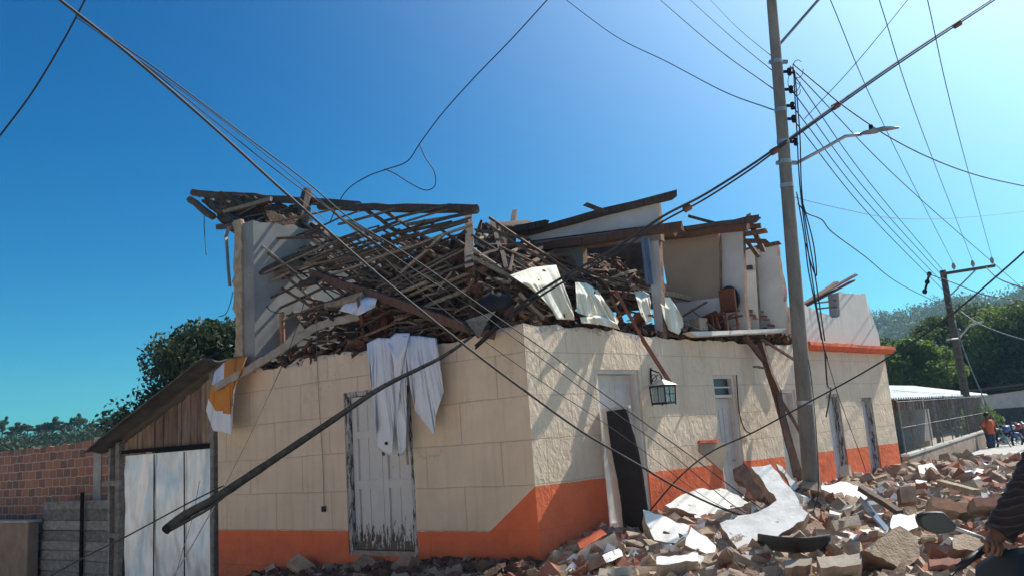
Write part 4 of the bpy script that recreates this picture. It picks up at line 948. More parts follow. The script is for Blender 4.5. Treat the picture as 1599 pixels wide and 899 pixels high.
cloth('torn_curtain', 'largest cream sheet, yellow stained, hanging from the heap behind the street parapet', RF, [(796, 430), (830, 418), (868, 414)], [(846, 462), (866, 490), (870, 498), (897, 499), (893, 480)], -.02, 4, .03, 'cream_cloth', seed=3, top_off=-.45)
cloth('torn_curtain', 'cream curtain in loose folds right of the largest sheet, touching the wall top', RF, [(898, 441), (915, 442), (932, 452)], [(901, 488), (925, 496), (945, 500), (962, 512), (966, 500)], -.02, 5, .03, 'cream_cloth', seed=5, top_off=-.4)
cloth('torn_curtain', 'narrow pointed cream cloth beside the red rod', RF, [(990, 455), (1003, 454), (1014, 460)], [(1000, 490), (1010, 505), (1018, 500), (1016, 470)], -.02, 2, .03, 'cream_cloth', seed=6, nx=24, top_off=-.3)
cloth('torn_curtain', 'grey white plastic sheet sagging over the parapet at the foot of the wall pier', RF, [(1028, 464), (1046, 464), (1056, 480)], [(1036, 495), (1044, 515), (1060, 522), (1067, 508), (1066, 495)], -.02, 2, .03, 'cream_cloth', seed=8, nx=30, top_off=-.3)
cloth('torn_curtain', 'small white rag at the upper left of the heap under the ridge', lambda x, y, o: pA(x, y, o), [(540, 470), (575, 458), (590, 462)], [(530, 485), (560, 492), (585, 480)], .3, 3, .05, 'white_cloth', seed=9, nx=20, ny=12)
cloth('crumpled_sheet', 'crumpled cream sheet lying on the wall top below the second curtain', RF, [(905, 494), (935, 488), (960, 500)], [(908, 504), (935, 506), (968, 514)], .1, 3, .04, 'cream_cloth', seed=10, nx=30, ny=10, top_off=-.2)
mb = MB()
for (x, y) in ((603, 691.5), (624, 709)): mb.tube([LF(x, y, .215), LF(x, y, .225)], .03, 12)
mb.build('button', 'black', c1)

# ------------------------------------------------------------------ wall lantern
lc = RF(1035, 612, .42)
lan = empty('wall_lantern', lc-Z*.22, 'black iron lantern with glass panes on a scrolled bracket on the street wall', 'lantern')
LS = 1.12
def lp(x, y, z): return lc+(D1*x+N1*y+Z*z)*LS
mb = MB(); hw = .13
for sx in (-1, 1):
    for sy in (-1, 1): mb.beam(lp(sx*hw, sy*hw, -.2), lp(sx*hw*1.1, sy*hw*1.1, .11), .022, .022); 
for z in (-.17, .1):
    for s in (-1, 1): mb.beam(lp(-hw, s*hw, z), lp(hw, s*hw, z), .03, .03); mb.beam(lp(s*hw, -hw, z), lp(s*hw, hw, z), .03, .03)
for s in (-1, 1): mb.beam(lp(0, s*hw, -.17), lp(0, s*hw, .1), .01, .01); mb.beam(lp(-hw, s*hw, -.03), lp(hw, s*hw, -.03), .01, .01); mb.beam(lp(s*hw, 0, -.17), lp(s*hw, 0, .1), .01, .01)
mb.build('frame', 'black', lan)
mb = MB(); h2 = hw*1.35
mb.add([lp(-h2, -h2, .11), lp(h2, -h2, .11), lp(h2, h2, .11), lp(-h2, h2, .11), lp(-.03, -.03, .2), lp(.03, -.03, .2), lp(.03, .03, .2), lp(-.03, .03, .2)], [(3, 2, 1, 0), (4, 5, 6, 7), (0, 1, 5, 4), (1, 2, 6, 5), (2, 3, 7, 6), (3, 0, 4, 7)])
mb.build('cap', 'steel', lan)
for s, (X, Y) in ((1, (D1, N1)), (-1, (D1, N1)), (1, (N1, D1)), (-1, (N1, D1))):
    mb = MB(); mb.box(lc+Y*s*hw*.96*LS-Z*.035, X*hw*.9*LS, Y*.002, Z*.13*LS); mb.build('pane', 'glass', lan)
mb = MB(); mb.tube([RF(1016, 577, .0), RF(1017, 577, .02), RF(1030, 582, .2), lp(0, 0, .26), lp(0, 0, .2)], .014, 6)
mb.tube([RF(1017, 600, .01), RF(1020, 590, .1), RF(1028, 584, .2)], .01, 6); mb.tube([RF(1016, 574, .01), RF(1017, 606, .01)], .018, 6)
mb.tube([RF(1017, 590, .03)+D1*.0+Vector((0, 0, 0))+N1*.06*(1-math.cos(t))+Z*.06*math.sin(t) for t in [i*.5 for i in range(13)]], .007, 5)
mb.build('bracket', 'black', lan)

# ------------------------------------------------------------------ leaning door leaf with black sheet
mb = MB(); mb.prism([RW(1.86, .15, .02)+(RW(1.93, .15, .62)-RW(1.86, .15, .02))*.34+D1*.005, RW(1.93, .15, .62)+D1*.005, RW(1.74, 2.26, .54)+D1*.005, RW(1.70, 2.24, .012)+(RW(1.74, 2.26, .54)-RW(1.70, 2.24, .012))*.34+D1*.005], D1*.03); LEAFMB = mb
e = empty('open_door_leaf', RW(1.85, .1, .2), 'white door leaf with torn black plastic, swung open at the first street door', 'door')
def q4(a, b, c, d): return [a, b, c, d]
BL, BR = RW(1.86, .15, .02), RW(1.93, .15, .62); TL, TR = RW(1.70, 2.24, .012), RW(1.74, 2.26, .54)
th = D1*.05
mb = MB()
mb.prism([TL, BL, BL+(BR-BL)*.34, TL+(TR-TL)*.34], th)
mb.build('side_post', 'white_paint', e)
mb = MB(); mb.prism([TL-D1*.003+Z*.003, TL-D1*.003+(TR-TL)*1.08+Z*.003, TR-D1*.003+(TR-TL)*.08+Z*.05, TL-D1*.003+Z*.05], th*1.2); mb.build('top_rail', 'white_paint', e)
LEAFMB.build('panel', 'beam_dark', e)
mb = MB()
def bs_(i, j):
    a = TL+(TR-TL)*(.30+.76*i); b = BL+(BR-BL)*(.28+.95*i); p = a.lerp(b, j)
    return p-D1*(.03+.02*math.sin(j*7+i*2)+.015*fbm((i*4, j*8, 1), 1))+N1*(.025*math.sin(j*5)*i)
mb.grid(bs_, 10, 30); o = mb.build('black_sheet', 'black_sheet', e, smooth=True, fix=False); s = o.modifiers.new('thick', 'SOLIDIFY'); s.thickness = .03
mb = MB(); P = [RF(x, y, .5) for x, y in [(1093, 690), (1130, 690), (1136, 700), (1128, 735), (1112, 720), (1094, 705)]]
mb.prism(P, -N1*.05); mb.build('chair_shell', 'room_beige', label='pale curved seat shell with a red rim hanging at the second door', cat='seat')
bar('red_rim', 'red edge strip along the pale seat shell', 'strip', [RF(1092, 689, .51), RF(1118, 687, .51)], .05, .05, 'orange_plaster')

# ------------------------------------------------------------------ rubble in the street
def chunk(nm, lb, poly, n, P, th, mats, cat='wall fragment', jag=2.2, group=None):
    """broken piece: outline on a tilted plane through P with normal n, top material first, sides second"""
    n = Vector(n).normalized(); 
    if n.dot(CAM-P) < 0 and n.z < .2: n = -n
    pts = [plane_hit(x, y, P, n) for x, y in jagpoly(poly, jag)]
    cc = sum(pts, Vector())/len(pts); L = []
    mb = MB(); k = len(pts)
    top = pts; bot = [p-n*th*rnd.uniform(.85, 1.1)+(cc-p)*rnd.uniform(-.02, .05) for p in pts]; mid_ = [p-n*th*.5+(p-cc)*rnd.uniform(-.06, .05) for p in pts]
    mb.add(top+mid_+bot, [])
    mb.f.append(tuple(range(k))); mb.m.append(0); mb.f.append(tuple(2*k+i for i in reversed(range(k)))); mb.m.append(1)
    for r in (0, 1):
        for i in range(k):
            mb.f.append((r*k+i, (r+1)*k+i, (r+1)*k+(i+1) % k, r*k+(i+1) % k)); mb.m.append(1)
    return mb.build(nm, mats, label=lb, cat=cat, group=group)
G = lambda x, y, z: atz(x, y, z)
WS = ['white_slab', 'adobe']
chunk('wall_slab', 'low white plastered wall slab lying nearest the open door leaf', [(1004, 795), (1077, 820), (1069, 850), (1022, 842), (1008, 815)], (.12, -.5, .86), G(1040, 820, .55), .2, WS)
chunk('wall_slab', 'narrow white slab lying right of the low white slab', [(1079, 822), (1118, 852), (1116, 864), (1090, 858), (1070, 850)], (.2, -.45, .86), G(1095, 845, .42), .14, WS)
chunk('wall_slab', 'broad white slab with chipped top edge resting on brick rubble', [(1039, 788), (1066, 771), (1090, 762), (1135, 764), (1176, 786), (1131, 795), (1113, 813), (1075, 800)], (.05, -.42, .9), G(1105, 785, .58), .18, WS)
chunk('wall_slab', 'tall white slab standing tilted left of the utility pole with a broken notch', [(1173, 728), (1203, 724), (1222, 748), (1262, 800), (1255, 812), (1190, 852), (1152, 856), (1124, 816), (1200, 790), (1213, 780)], (-.08, -.55, .83), G(1200, 820, .55), .2, WS)
chunk('wall_slab', 'white slab behind the utility pole cracked across with brick end showing', [(1282, 757), (1312, 751), (1340, 758), (1356, 772), (1350, 784), (1322, 776), (1310, 790), (1284, 772)], (.1, -.4, .9), G(1315, 770, .55), .28, WS)
chunk('wall_slab', 'small white slab at the back of the heap near the far end of the house', [(1433, 726), (1455, 722), (1464, 733), (1448, 742), (1436, 738)], (.3, -.5, .8), G(1450, 735, .5), .15, WS)
chunk('wall_slab', 'long pale slab lying flat where the heap meets the open street', [(1505, 735), (1540, 728), (1560, 726), (1558, 734), (1515, 741)], (.1, -.3, .95), G(1530, 733, .6), .12, WS)
chunk('wall_slab', 'white slab edge behind the tall tilted slab', [(1212, 723), (1222, 728), (1246, 760), (1240, 765)], (-.1, -.6, .8), G(1230, 755, .8), .12, WS)
AB = ['adobe', 'broken_core']; CB = ['concrete_chunk', 'adobe']
chunk('wall_block', 'rough brown wall end sticking up left of the tall white slab', [(1144, 732), (1162, 722), (1176, 738), (1200, 770), (1196, 785), (1180, 780), (1160, 752), (1146, 748)], (-.4, -.8, .45), G(1170, 775, .6), .3, AB)
chunk('wall_block', 'large grey block lying below the open door leaf', [(907, 858), (960, 830), (966, 850), (925, 890), (895, 870)], (.2, -.75, .62), G(925, 868, .35), .26, CB)
chunk('wall_block', 'broken block with its bright orange painted face up', [(902, 846), (938, 825), (948, 833), (906, 856)], (.1, -.55, .83), G(925, 845, .5), .14, ['orange_plaster', 'adobe'])
chunk('wall_block', 'long whitish block in the foreground below the low white slab', [(1025, 868), (1090, 862), (1090, 875), (1025, 880)], (0, -.3, .95), G(1055, 875, .35), .22, ['white_slab', 'concrete_chunk'])
chunk('wall_block', 'brown pyramid shaped chunk of earth wall in the right foreground', [(1348, 858), (1405, 820), (1432, 838), (1436, 868), (1408, 890), (1396, 880)], (.35, -.8, .5), G(1395, 870, .35), .42, AB)
chunk('wall_block', 'long grey beam like block lying in the foreground below the pole', [(1275, 868), (1345, 862), (1344, 880), (1282, 886)], (0, -.35, .93), G(1310, 875, .38), .22, CB)
chunk('wall_block', 'squared grey block left of the long grey one', [(1224, 874), (1268, 870), (1266, 880), (1226, 886)], (0, -.35, .93), G(1245, 880, .36), .24, CB)
chunk('wall_block', 'short block in the foreground under the grey block by the wall', [(936, 886), (985, 884), (988, 899), (934, 899)], (0, -.5, .85), G(960, 893, .3), .2, CB)
chunk('wall_block', 'brick courses still joined lying at the right of the heap', [(1455, 773), (1490, 782), (1548, 786), (1546, 802), (1500, 800), (1455, 788)], (.1, -.8, .6), G(1500, 797, .5), .3, ['brick_red', 'adobe'])
chunk('wall_block', 'second run of joined bricks behind the first', [(1520, 776), (1570, 775), (1570, 788), (1524, 790)], (.1, -.8, .6), G(1545, 785, .6), .25, ['brick_red', 'adobe'])
chunk('wall_block', 'pale earthen block before the mirror with a tilted flat face', [(1394, 804), (1428, 802), (1434, 822), (1402, 836), (1390, 822)], (.2, -.4, .9), G(1410, 820, .5), .3, ['white_slab', 'adobe'])
chunk('wall_block', 'upright brown block in the middle of the heap', [(1404, 760), (1430, 758), (1432, 782), (1408, 784)], (-.2, -.9, .3), G(1418, 780, .6), .3, AB)
chunk('wall_block', 'grey block with orange paint patch right of the pole foot', [(1298, 812), (1340, 802), (1345, 818), (1305, 828)], (0, -.7, .7), G(1320, 818, .4), .25, CB)
chunk('wall_block', 'flat brown slab under the dark sheet at the foot of the pole', [(1218, 818), (1280, 815), (1290, 826), (1222, 832)], (0, -.4, .9), G(1255, 824, .4), .12, AB)
chunk('wall_block', 'rounded brown block in front of the motorcycle mirror', [(1490, 835), (1512, 830), (1540, 848), (1530, 862), (1488, 855)], (.1, -.6, .8), G(1510, 850, .4), .3, AB)
chunk('wall_block', 'reddish brick slab lying in the right foreground', [(1450, 872), (1500, 870), (1502, 880), (1452, 884)], (0, -.4, .9), G(1475, 878, .35), .14, ['brick_red', 'brick_red'])
chunk('wall_block', 'earth block near the foreground left of the long whitish block', [(860, 878), (893, 870), (900, 882), (868, 894)], (.1, -.5, .85), G(880, 883, .22), .2, AB)
chunk('wall_block', 'dusty block against the foot of the far orange band', [(1310, 728), (1325, 724), (1327, 742), (1312, 744)], (-.5, -.8, .2), G(1318, 743, .55), .3, ['chipped_plaster', 'adobe'])
# dark bent sheet at the pole foot
mb = MB(); c0 = G(1235, 836, .42)
mb.grid(lambda i, j: G(1185+i*110, 832+j*22+6*math.sin(i*3), .52-.22*j+.10*math.sin(i*3.1)), 20, 6); o = mb.build('bent_metal_sheet', 'black_sheet', label='bent black sheet lying in front of the pole foot', cat='sheet', smooth=True, fix=False); s = o.modifiers.new('t', 'SOLIDIFY'); s.thickness = .02
bar('blue_strap', 'blue grey strip sticking out of the rubble right of the pole', 'strip', [G(1350, 785, .75), G(1362, 800, .6), G(1384, 826, .4)], .09, .03, 'blue_cloth')
bar('wood_post', 'pale timber lying across the rubble near the far end of the house', 'timber', [G(1468, 752, .65), G(1524, 768, .6)], .1, .08, 'pale_wood')
bar('wood_post', 'dark broken timber lying behind the cracked white slab', 'timber', [G(1345, 762, .7), G(1405, 800, .5)], .09, .08, 'beam_dark')
bar('wood_post', 'brown plank lying at the back of the heap near the street', 'timber', [G(1475, 727, .5), G(1535, 722, .5)], .12, .06, 'beam_brown')

# individual bricks
BT = []
def brick_tpl(mt2, dims, rot=0):
    mb = MB(); rs = np.random.RandomState(rnd.randint(0, 9999))
    # subdivided, eroded block
    n = 3; X, Y, Zs = dims
    V = {}; F = []
    def gv(i, j, k):
        key = (i, j, k)
        if key not in V:
            p = Vector(((i/n-.5)*X, (j/n-.5)*Y, (k/n-.5)*Zs)); e = sum(1 for q in key if q in (0, n))
            p *= 1-(.07 if e == 3 else .03 if e == 2 else 0)*(1+rnd.random())
            p += Vector(rs.uniform(-1, 1, 3))*min(dims)*.045; V[key] = mb.add([p], [])
        return V[key]
    for a in range(n):
        for b in range(n):
            for s in (0, n):
                for q, ax in (([(s, a, b), (s, a+1, b), (s, a+1, b+1), (s, a, b+1)], 0), ([(a, s, b), (a+1, s, b), (a+1, s, b+1), (a, s, b+1)], 1), ([(a, b, s), (a+1, b, s), (a+1, b+1, s), (a, b+1, s)], 2)):
                    mb.f.append(tuple(gv(*e) for e in q)); mb.m.append(1 if (ax == 1 and s == 0) else 0)
    return mb.build('rubble_brick', mt2, label='dusty broken adobe or brick lump lying loose in the street heap', cat='brick', group='loose bricks of the street rubble', origin=(0, 0, 0))
for mt2, dm in [(['adobe', 'adobe'], (.36, .2, .12)), (['adobe', 'white_slab'], (.3, .24, .16)), (['brick_red', 'adobe'], (.28, .14, .08)), (['concrete_chunk', 'concrete_chunk'], (.3, .22, .14)), (['adobe', 'orange_plaster'], (.26, .2, .12)), (['brick_red', 'brick_red'], (.26, .13, .07)), (['adobe', 'concrete_chunk'], (.42, .26, .14)), (['adobe', 'white_slab'], (.46, .3, .1))]:
    BT.append(brick_tpl(mt2, dm))
BLOOK = {o.data.name: l for o, l in zip(BT, ['plain adobe brick', 'adobe lump with white face', 'earthy clay brick', 'grey concrete lump', 'adobe lump with orange face', 'bare red brick', 'big mortared adobe block', 'flat plastered adobe piece'])}
k = 0; used = 0
def surf(x, y): return ground_z(x, y)+mound(x, y)*1.12-.06
cnt = 0
while cnt < 292:
    X = rnd.uniform(865, 1599); Y = rnd.uniform(728, 899) if rnd.random() < .85 else rnd.uniform(722, 760)
    p = atz(X, Y, .35)
    u, o = in_u((p.x, p.y))
    if (p.x-4.6)**2+((p.y-13.6)*.8)**2 < .5: continue
    if o < .45 or u > 22 or (u < 1.5 and o < .8): continue
    z = surf(p.x, p.y)
    far = (p-CAM).length
    s = rnd.uniform(.6, 1.15)*(1.25 if far > 18 else 1)
    o_ = put(BT, cnt, (p.x, p.y, z+rnd.uniform(.02, .16)), (rnd.gauss(0, .55), rnd.gauss(0, .55), rnd.uniform(0, 6.3)), s); cnt += 1
    look = BLOOK[o_.data.name]; where = ('beside the open door leaf' if X < 1110 else 'before the tilted slab' if X < 1262 else 'in the right foreground' if Y > 815 else 'in the heap right of the pole' if Y > 762 else 'at the far back of the heap')
    o_['label'] = f'{look} lying loose {where}'; o_['group'] = f'{look.split(" ")[0]} {look.split(" ")[1]} pieces {where}'
# crumbs
P = []; S = []
for k in range(34000):
    X = rnd.uniform(860, 1640); Y = 718+181*rnd.random()**1.0
    p = atz(X, Y, .3); u, o = in_u((p.x, p.y))
    if o < .02 or u > 26: continue
    if mound(p.x, p.y) < .03 and rnd.random() < .8: continue
    if (p.x-4.6)**2+((p.y-13.6)*.8)**2 < .4 and rnd.random() < .6: continue
    s = rnd.choice([.03, .035, .04, .05, .05, .07, .1, .14, .2, .26])*rnd.uniform(.7, 1.3)*(1+max(0, u-8)*.07)
    P.append([p.x, p.y, surf(p.x, p.y)+s*.12+rnd.uniform(0, .04)]); S.append(s)
mat('crumb_pale', (.52, .44, .35), (.36, .29, .22), .95, 5, bmp=.5); mat('crumb_tan', (.42, .32, .23), (.22, .155, .11), .95, 5, bmp=.5)
mat('crumb_red', (.38, .16, .10), (.24, .1, .065), .95, 5, bmp=.5)
crumbs('rubble_crumbs', P, S, ['crumb_pale', 'crumb_tan', 'crumb_tan', 'crumb_red', 'adobe', 'crumb_tan', 'adobe', 'crumb_tan', 'crumb_red', 'white_slab'], 'small broken adobe, brick and plaster bits covering the street heap', 'rubble', 11, .7)
P = []; S = []
for k in range(1500):
    p = LW(rnd.uniform(-.6, 6.5), 0, abs(rnd.gauss(0, .7))+.03); q_ = rnd.choice([.04, .06, .1, .15, .22])
    P.append([p.x, p.y, ground_z(p.x, p.y)+q_*.15]); S.append(q_)
crumbs('wall_foot_debris', P, S, ['deb_brown', 'debris_dark', 'deb_pale', 'deb_red'], 'dark tile and earth bits strewn along the foot of the side wall', 'rubble', 19, .7)
# few stones along the side wall foot
ST = []
for k, (x, y, s) in enumerate([(425, 893, .9), (472, 886, 1.5), (520, 892, 1.2), (575, 889, 1.3), (610, 893, .8), (648, 886, 1.6), (697, 892, .8), (740, 893, .9), (780, 895, 1), (818, 893, .9), (545, 897, .8), (672, 896, 1.0)]):
    p = LF(x, y, .3); o = dup(BT[(3, 0, 3, 6)[k % 4]], p, (rnd.gauss(0, .4), rnd.gauss(0, .4), rnd.uniform(0, 6)), (s, s, s*1.1)); o['label'] = 'grey stone lump lying along the foot of the side wall'; o['group'] = 'stones at the side wall'; o['category'] = 'stone'

# ------------------------------------------------------------------ utility pole and street lamp
PB0 = atz(1272, 812, .15); PT = at(1199, -70, 15.4)
PD = (PT-PB0).normalized()
up = empty('utility_pole', PB0-Z*.1, 'tall round concrete utility pole leaning beside the rubble in front of the street wall', 'pole')
mb = MB(); n = 24; mb.tube([PB0-PD*.6]+[PB0.lerp(PT, i/n) for i in range(n+1)], [.155]+[.15-.065*i/n for i in range(n+1)], 20); mb.build('shaft', 'pole_concrete', up, smooth=True)
def pole_at(y):
    t = min(range(0, 1001), key=lambda k: abs((lambda p: 449.5-FPX*((p-CAM).dot(AU))/((p-CAM).dot(AF)))(PB0.lerp(PT, k/1000))-y))/1000
    return PB0.lerp(PT, t), .15-.065*t
for y in (97, 172, 222, 253, 290, 628):
    c, r = pole_at(y); mb = MB(); mb.tube([c-PD*.035, c+PD*.035], r+.008, 20); mb.build('clamp_band', 'steel', up)
for y in (112, 140, 165, 186, 222):
    c, r = pole_at(y); mb = MB(); e_ = c+AR*(r+.12)
    mb.beam(c+AR*r, e_, .05, .04); mb.tube([e_-Z*.07, e_-Z*.04, e_, e_+Z*.04, e_+Z*.07], [.03, .045, .03, .045, .03], 10); mb.build('insulator', 'matt_black', up)
c, r = pole_at(97); mb = MB(); mb.beam(c-AR*.14, c+AR*.2, .06, .06); mb.build('crossbar', 'steel', up)
c, r = pole_at(254)
la = empty('street_lamp', c, 'grey street lamp on an angled arm clamped to the utility pole', 'street lamp')
LD = (c-CAM).dot(AF)
mb = MB(); mb.beam(c-AR*.16, c+AR*.2, .07, .06); mb.build('bracket', 'steel', la)
mb = MB(); mb.tube([at(1242, 256, LD), at(1285, 233, LD-.2), at(1320, 213, LD-.4), at(1346, 210, LD-.5)], [.03, .03, .03, .028], 10); mb.build('arm', 'steel', la, smooth=True)
mb = MB(); pts = [at(x, y, LD-.5-.1*i) for i, (x, y) in enumerate([(1340, 211), (1347, 208), (1358, 206), (1371, 204), (1376, 202), (1390, 201), (1403, 200)])]
rw = [.03, .06, .085, .09, .075, .06, .03]; rings = []
for p, w in zip(pts, rw): rings.append([p+AR*0+Vector((-.1, .9, 0))*w*math.cos(a)*1.4+Z*w*.45*math.sin(a) for a in [2*math.pi*i/12 for i in range(12)]])
mb.rings(rings); hd = mb.build('lamp_head', 'steel', la, smooth=True)
mb = MB(); p = at(1360, 200, LD-.7); mb.tube([p-Z*.04, p+Z*.05], .035, 10); mb.build('photocell', 'matt_black', hd)

# ------------------------------------------------------------------ far pole
fb = at(1525, 712, 36); ft = at(1472, 422, 36)
fp = empty('utility_pole', fb, 'far wooden utility pole with a crossarm standing at the corner of the fence', 'pole')
mb = MB(); mb.tube([fb-Z*.4, fb.lerp(ft, .5), ft], [.2, .17, .13], 12); mb.build('shaft', 'bark', fp, smooth=True)
mb = MB(); mb.beam(at(1470, 428, 35.8), at(1553, 415, 35.8), .14, .12); mb.build('crossarm', 'bark', fp)
mb = MB(); mb.beam(at(1484, 461, 35.8), at(1524, 421, 35.8), .06, .06); mb.build('brace', 'steel', fp)
for x, y in ((1490, 421), (1520, 417), (1550, 412)):
    mb = MB(); p = at(x, y, 35.8); mb.tube([p, p+Z*.12, p+Z*.25, p+Z*.3], [.03, .09, .06, .03], 8); mb.build('insulator', 'cement', fp)
mb = MB(); mb.tube([at(1451, 428, 35.5), at(1448, 440, 35.5), at(1444, 455, 35.5)], .05, 6); 
for x, y in ((1451, 428), (1448, 440), (1444, 455)): mb.ball(at(x, y, 35.5), .11, 8, 6)
mb.build('cutout_fuse', 'matt_black', fp)
# small street light arm on far pole
mb = MB(); mb.tube([at(1497, 528, 35.5), at(1514, 508, 35), at(1534, 502, 34.8)], .04, 6); mb.tube([at(1497, 528, 35.5), at(1478, 530, 35.5)], .035, 6); mb.build('lamp_arm', 'steel', fp)

# ------------------------------------------------------------------ wires
def wire(lb, pts, r, mt='black_cable', nm='overhead_wire', cat='wire', n=8, group=None):
    P = catmull([at(*p) if len(p) == 3 and not isinstance(p, Vector) else p for p in pts], n)
    off = lambda q: not isinstance(q, Vector) and (q[0] < 0 or q[0] > 1599 or q[1] < 0 or q[1] > 899)
    if off(pts[0]): P = [P[0]+(P[0]-P[1]).normalized()*14]+P      # the wire runs on past the view
    if off(pts[-1]) and P[-1].z > 2.5: P = P+[P[-1]+(P[-1]-P[-2]).normalized()*14]
    mb = MB(); mb.tube(P, r, 6); return mb.build(nm, mt, label=lb, cat=cat, group=group, smooth=True)
wire('thickest fallen cable, crossing the house from the upper left to the pole foot', [(86, -6, 8), (200, 84, 8.6), (330, 196, 9.2), (450, 305, 9.8), (600, 437, 10.5), (730, 542, 11.1), (827, 615, 11.6), (910, 674, 12), (990, 721, 12.3), (1055, 759, 12.6), (1132, 795, 12.8), (1200, 815, 13), (1262, 836, 13.1), (1320, 848, 13)], .016, nm='fallen_cable', cat='cable')
wire('upper cable starting beside the thickest one at the top left and passing the house corner', [(118, 22, 9), (250, 112, 9.6), (400, 225, 10.3), (480, 285, 10.6), (545, 340, 10.9), (640, 400, 11.3), (765, 487, 11.9), (852, 547, 12.2), (930, 605, 12.4), (1070, 705, 12.8), (1150, 765, 13), (1240, 830, 13.2)], .009, nm='fallen_cable', cat='cable')
wire('middle cable of the fallen bunch crossing the lattice and the street wall', [(122, 25, 9), (230, 105, 9.5), (330, 185, 10), (430, 265, 10.4), (560, 360, 11), (660, 430, 11.4), (752, 490, 11.8), (860, 570, 12.2), (962, 645, 12.5), (1045, 705, 12.8), (1142, 786, 13), (1199, 818, 13.1)], .007, nm='fallen_cable', cat='cable')
wire('lower thin cable of the fallen bunch ending at the white slabs', [(120, 28, 8.8), (330, 175, 9.6), (520, 330, 10.6), (640, 440, 11.2), (747, 525, 11.7), (860, 605, 12.1), (932, 652, 12.3), (1007, 705, 12.5), (1100, 775, 12.8), (1180, 815, 13)], .005, nm='fallen_cable', cat='cable')
wire('black wire crossing the upper left corner of the sky', [(136, -6, 10), (100, 62, 10), (50, 145, 10), (-6, 220, 10)], .011)
wire('torn wire dropping from the top centre and curling down to the ridge beam', [(860, -6, 14), (800, 60, 14.5), (740, 122, 15), (690, 178, 15.3), (657, 222, 15.6), (636, 252, 15.8), (605, 264, 16), (575, 275, 16.2), (545, 294, 16.5), (528, 318, 16.8), (515, 348, 17)], .011)
wire('loose loop of wire hanging off the torn wire above the ridge', [(655, 226, 15.6), (664, 246, 15.6), (678, 268, 15.6), (679, 290, 15.6), (664, 297, 15.6), (640, 286, 15.7), (618, 272, 15.8), (600, 264, 15.9)], .01)
wire('thin wire from the top centre reaching the utility pole below its insulators', [(876, -6, 26), (960, 56, 23), (1040, 96, 20.5), (1130, 143, 18), (1208, 172, 15.2)], .012)
wire('lowest of the three parallel wires coming to the pole top from the left', [(1025, -5, 30), (1115, 72, 22), (1209, 140, 15.3)], .012)
wire('middle of the three parallel wires coming to the pole top from the left', [(1072, -5, 30), (1140, 56, 22), (1208, 112, 15.3)], .010)
wire('uppermost of the three parallel wires coming to the pole top from the left', [(1104, -5, 30), (1150, 42, 23), (1205, 88, 15.4)], .008)
for k, (r, dy, lb) in enumerate([(.022, 0, 'heavy service cable running from the top right down past the pole into the ruined roof'), (.017, 4, 'second heavy cable tied under the first from the top right to the ruined roof')]):
    wire(lb, [(1560, -8+dy, 20), (1490, 38+dy, 18.4), (1400, 98+dy, 17), (1307, 163+dy, 15.8), (1222, 224+dy, 14.8), (1170, 260+dy*1.5, 14.4), (1100, 304+dy*1.8, 14), (1035, 338+dy*2, 13.6), (960, 388+dy*2, 13.2), (880, 432+dy*2, 12.9), (810, 478+dy*2, 12.7), (742, 540+dy, 12.7)], r, nm='service_cable', cat='cable')
for x, y, d in ((1495, 36, 18.5), (1305, 163, 15.8), (1209, 233, 14.7), (1073, 322, 13.85)):
    mb = MB(); a, b = at(x-5, y+6, d), at(x+5, y, d); mb.tube([a, b], .06, 8); mb.build('cable_clamp', 'rust', label={1495: 'cable tie on the heavy cables nearest the top right', 1305: 'cable tie on the heavy cables right of the pole', 1209: 'cable tie on the heavy cables just left of the pole', 1073: 'cable tie on the heavy cables above the upper room'}[x], cat='clamp')
wire('thick guy rod from the pole going up to the top of the sky', [(1217, 70, 15.4), (1285, -8, 16)], .03, 'grey_cable')
wire('thin wire rising from the heavy cables to the top of the sky', [(1256, 186, 15.2), (1340, 95, 16), (1424, -8, 17)], .008)
for k, (x0, x1, y1, lb) in enumerate([(1296, 1492, 418, 'left of the three high lines running to the far crossarm'), (1373, 1521, 414, 'middle of the three high lines running to the far crossarm'), (1449, 1551, 410, 'right of the three high lines running to the far crossarm')]):
    xm = x0+(x1-x0)*.44; wire(lb, [(x0-2, -6, 14), (xm, 200, 19), (x1, y1, 35.8)], .009)
FPp = [(1234, 104, 15.2), (1236, 112, 15.2), (1236, 140, 15.1), (1237, 165, 15), (1238, 186, 15)]
ends = [(1599, 452, 'top wire from the insulators, running right of the far pole'), (1479, 430, 'highest wire from the insulators to the far pole'), (1480, 440, 'second wire from the insulators to the far pole'), (1482, 452, 'third wire from the insulators to the far pole'), (1484, 464, 'lowest wire from the insulators to the far pole')]
for (p, (ex, ey, lb)) in zip(FPp, ends):
    mx, my = (p[0]+ex)/2, (p[1]+ey)/2+14
    wire(lb, [p, (mx, my, 22), (ex, ey, 35.5)], .011)
wire('black wire sagging from the insulators to the right edge below the lamp', [(1238, 100, 15.1), (1280, 135, 15), (1320, 168, 15), (1390, 215, 15.5), (1460, 250, 16), (1530, 275, 17), (1605, 292, 18)], .012)
wire('very thin pale wire running nearly level from the pole to the right edge', [(1240, 308, 14.6), (1310, 325, 16), (1400, 341, 19), (1500, 340, 23), (1605, 330, 28)], .007, 'grey_cable')
wire('thick slack wire swinging from the pole down to the far pole', [(1246, 318, 14.5), (1260, 333, 14.6), (1283, 343, 15), (1300, 363, 16), (1350, 400, 19), (1400, 440, 24), (1455, 468, 30), (1483, 480, 35.5)], .012)
wire('wire from the far pole going right along the hillside', [(1483, 472, 35.5), (1520, 500, 33), (1560, 518, 31), (1605, 532, 30)], .02, 'grey_cable')
wire('slack wire arching from the fuse to the right edge beyond the far pole', [(1451, 428, 35.5), (1462, 432, 35.4), (1490, 442, 35), (1530, 458, 35), (1560, 464, 35), (1605, 470, 35)], .02)
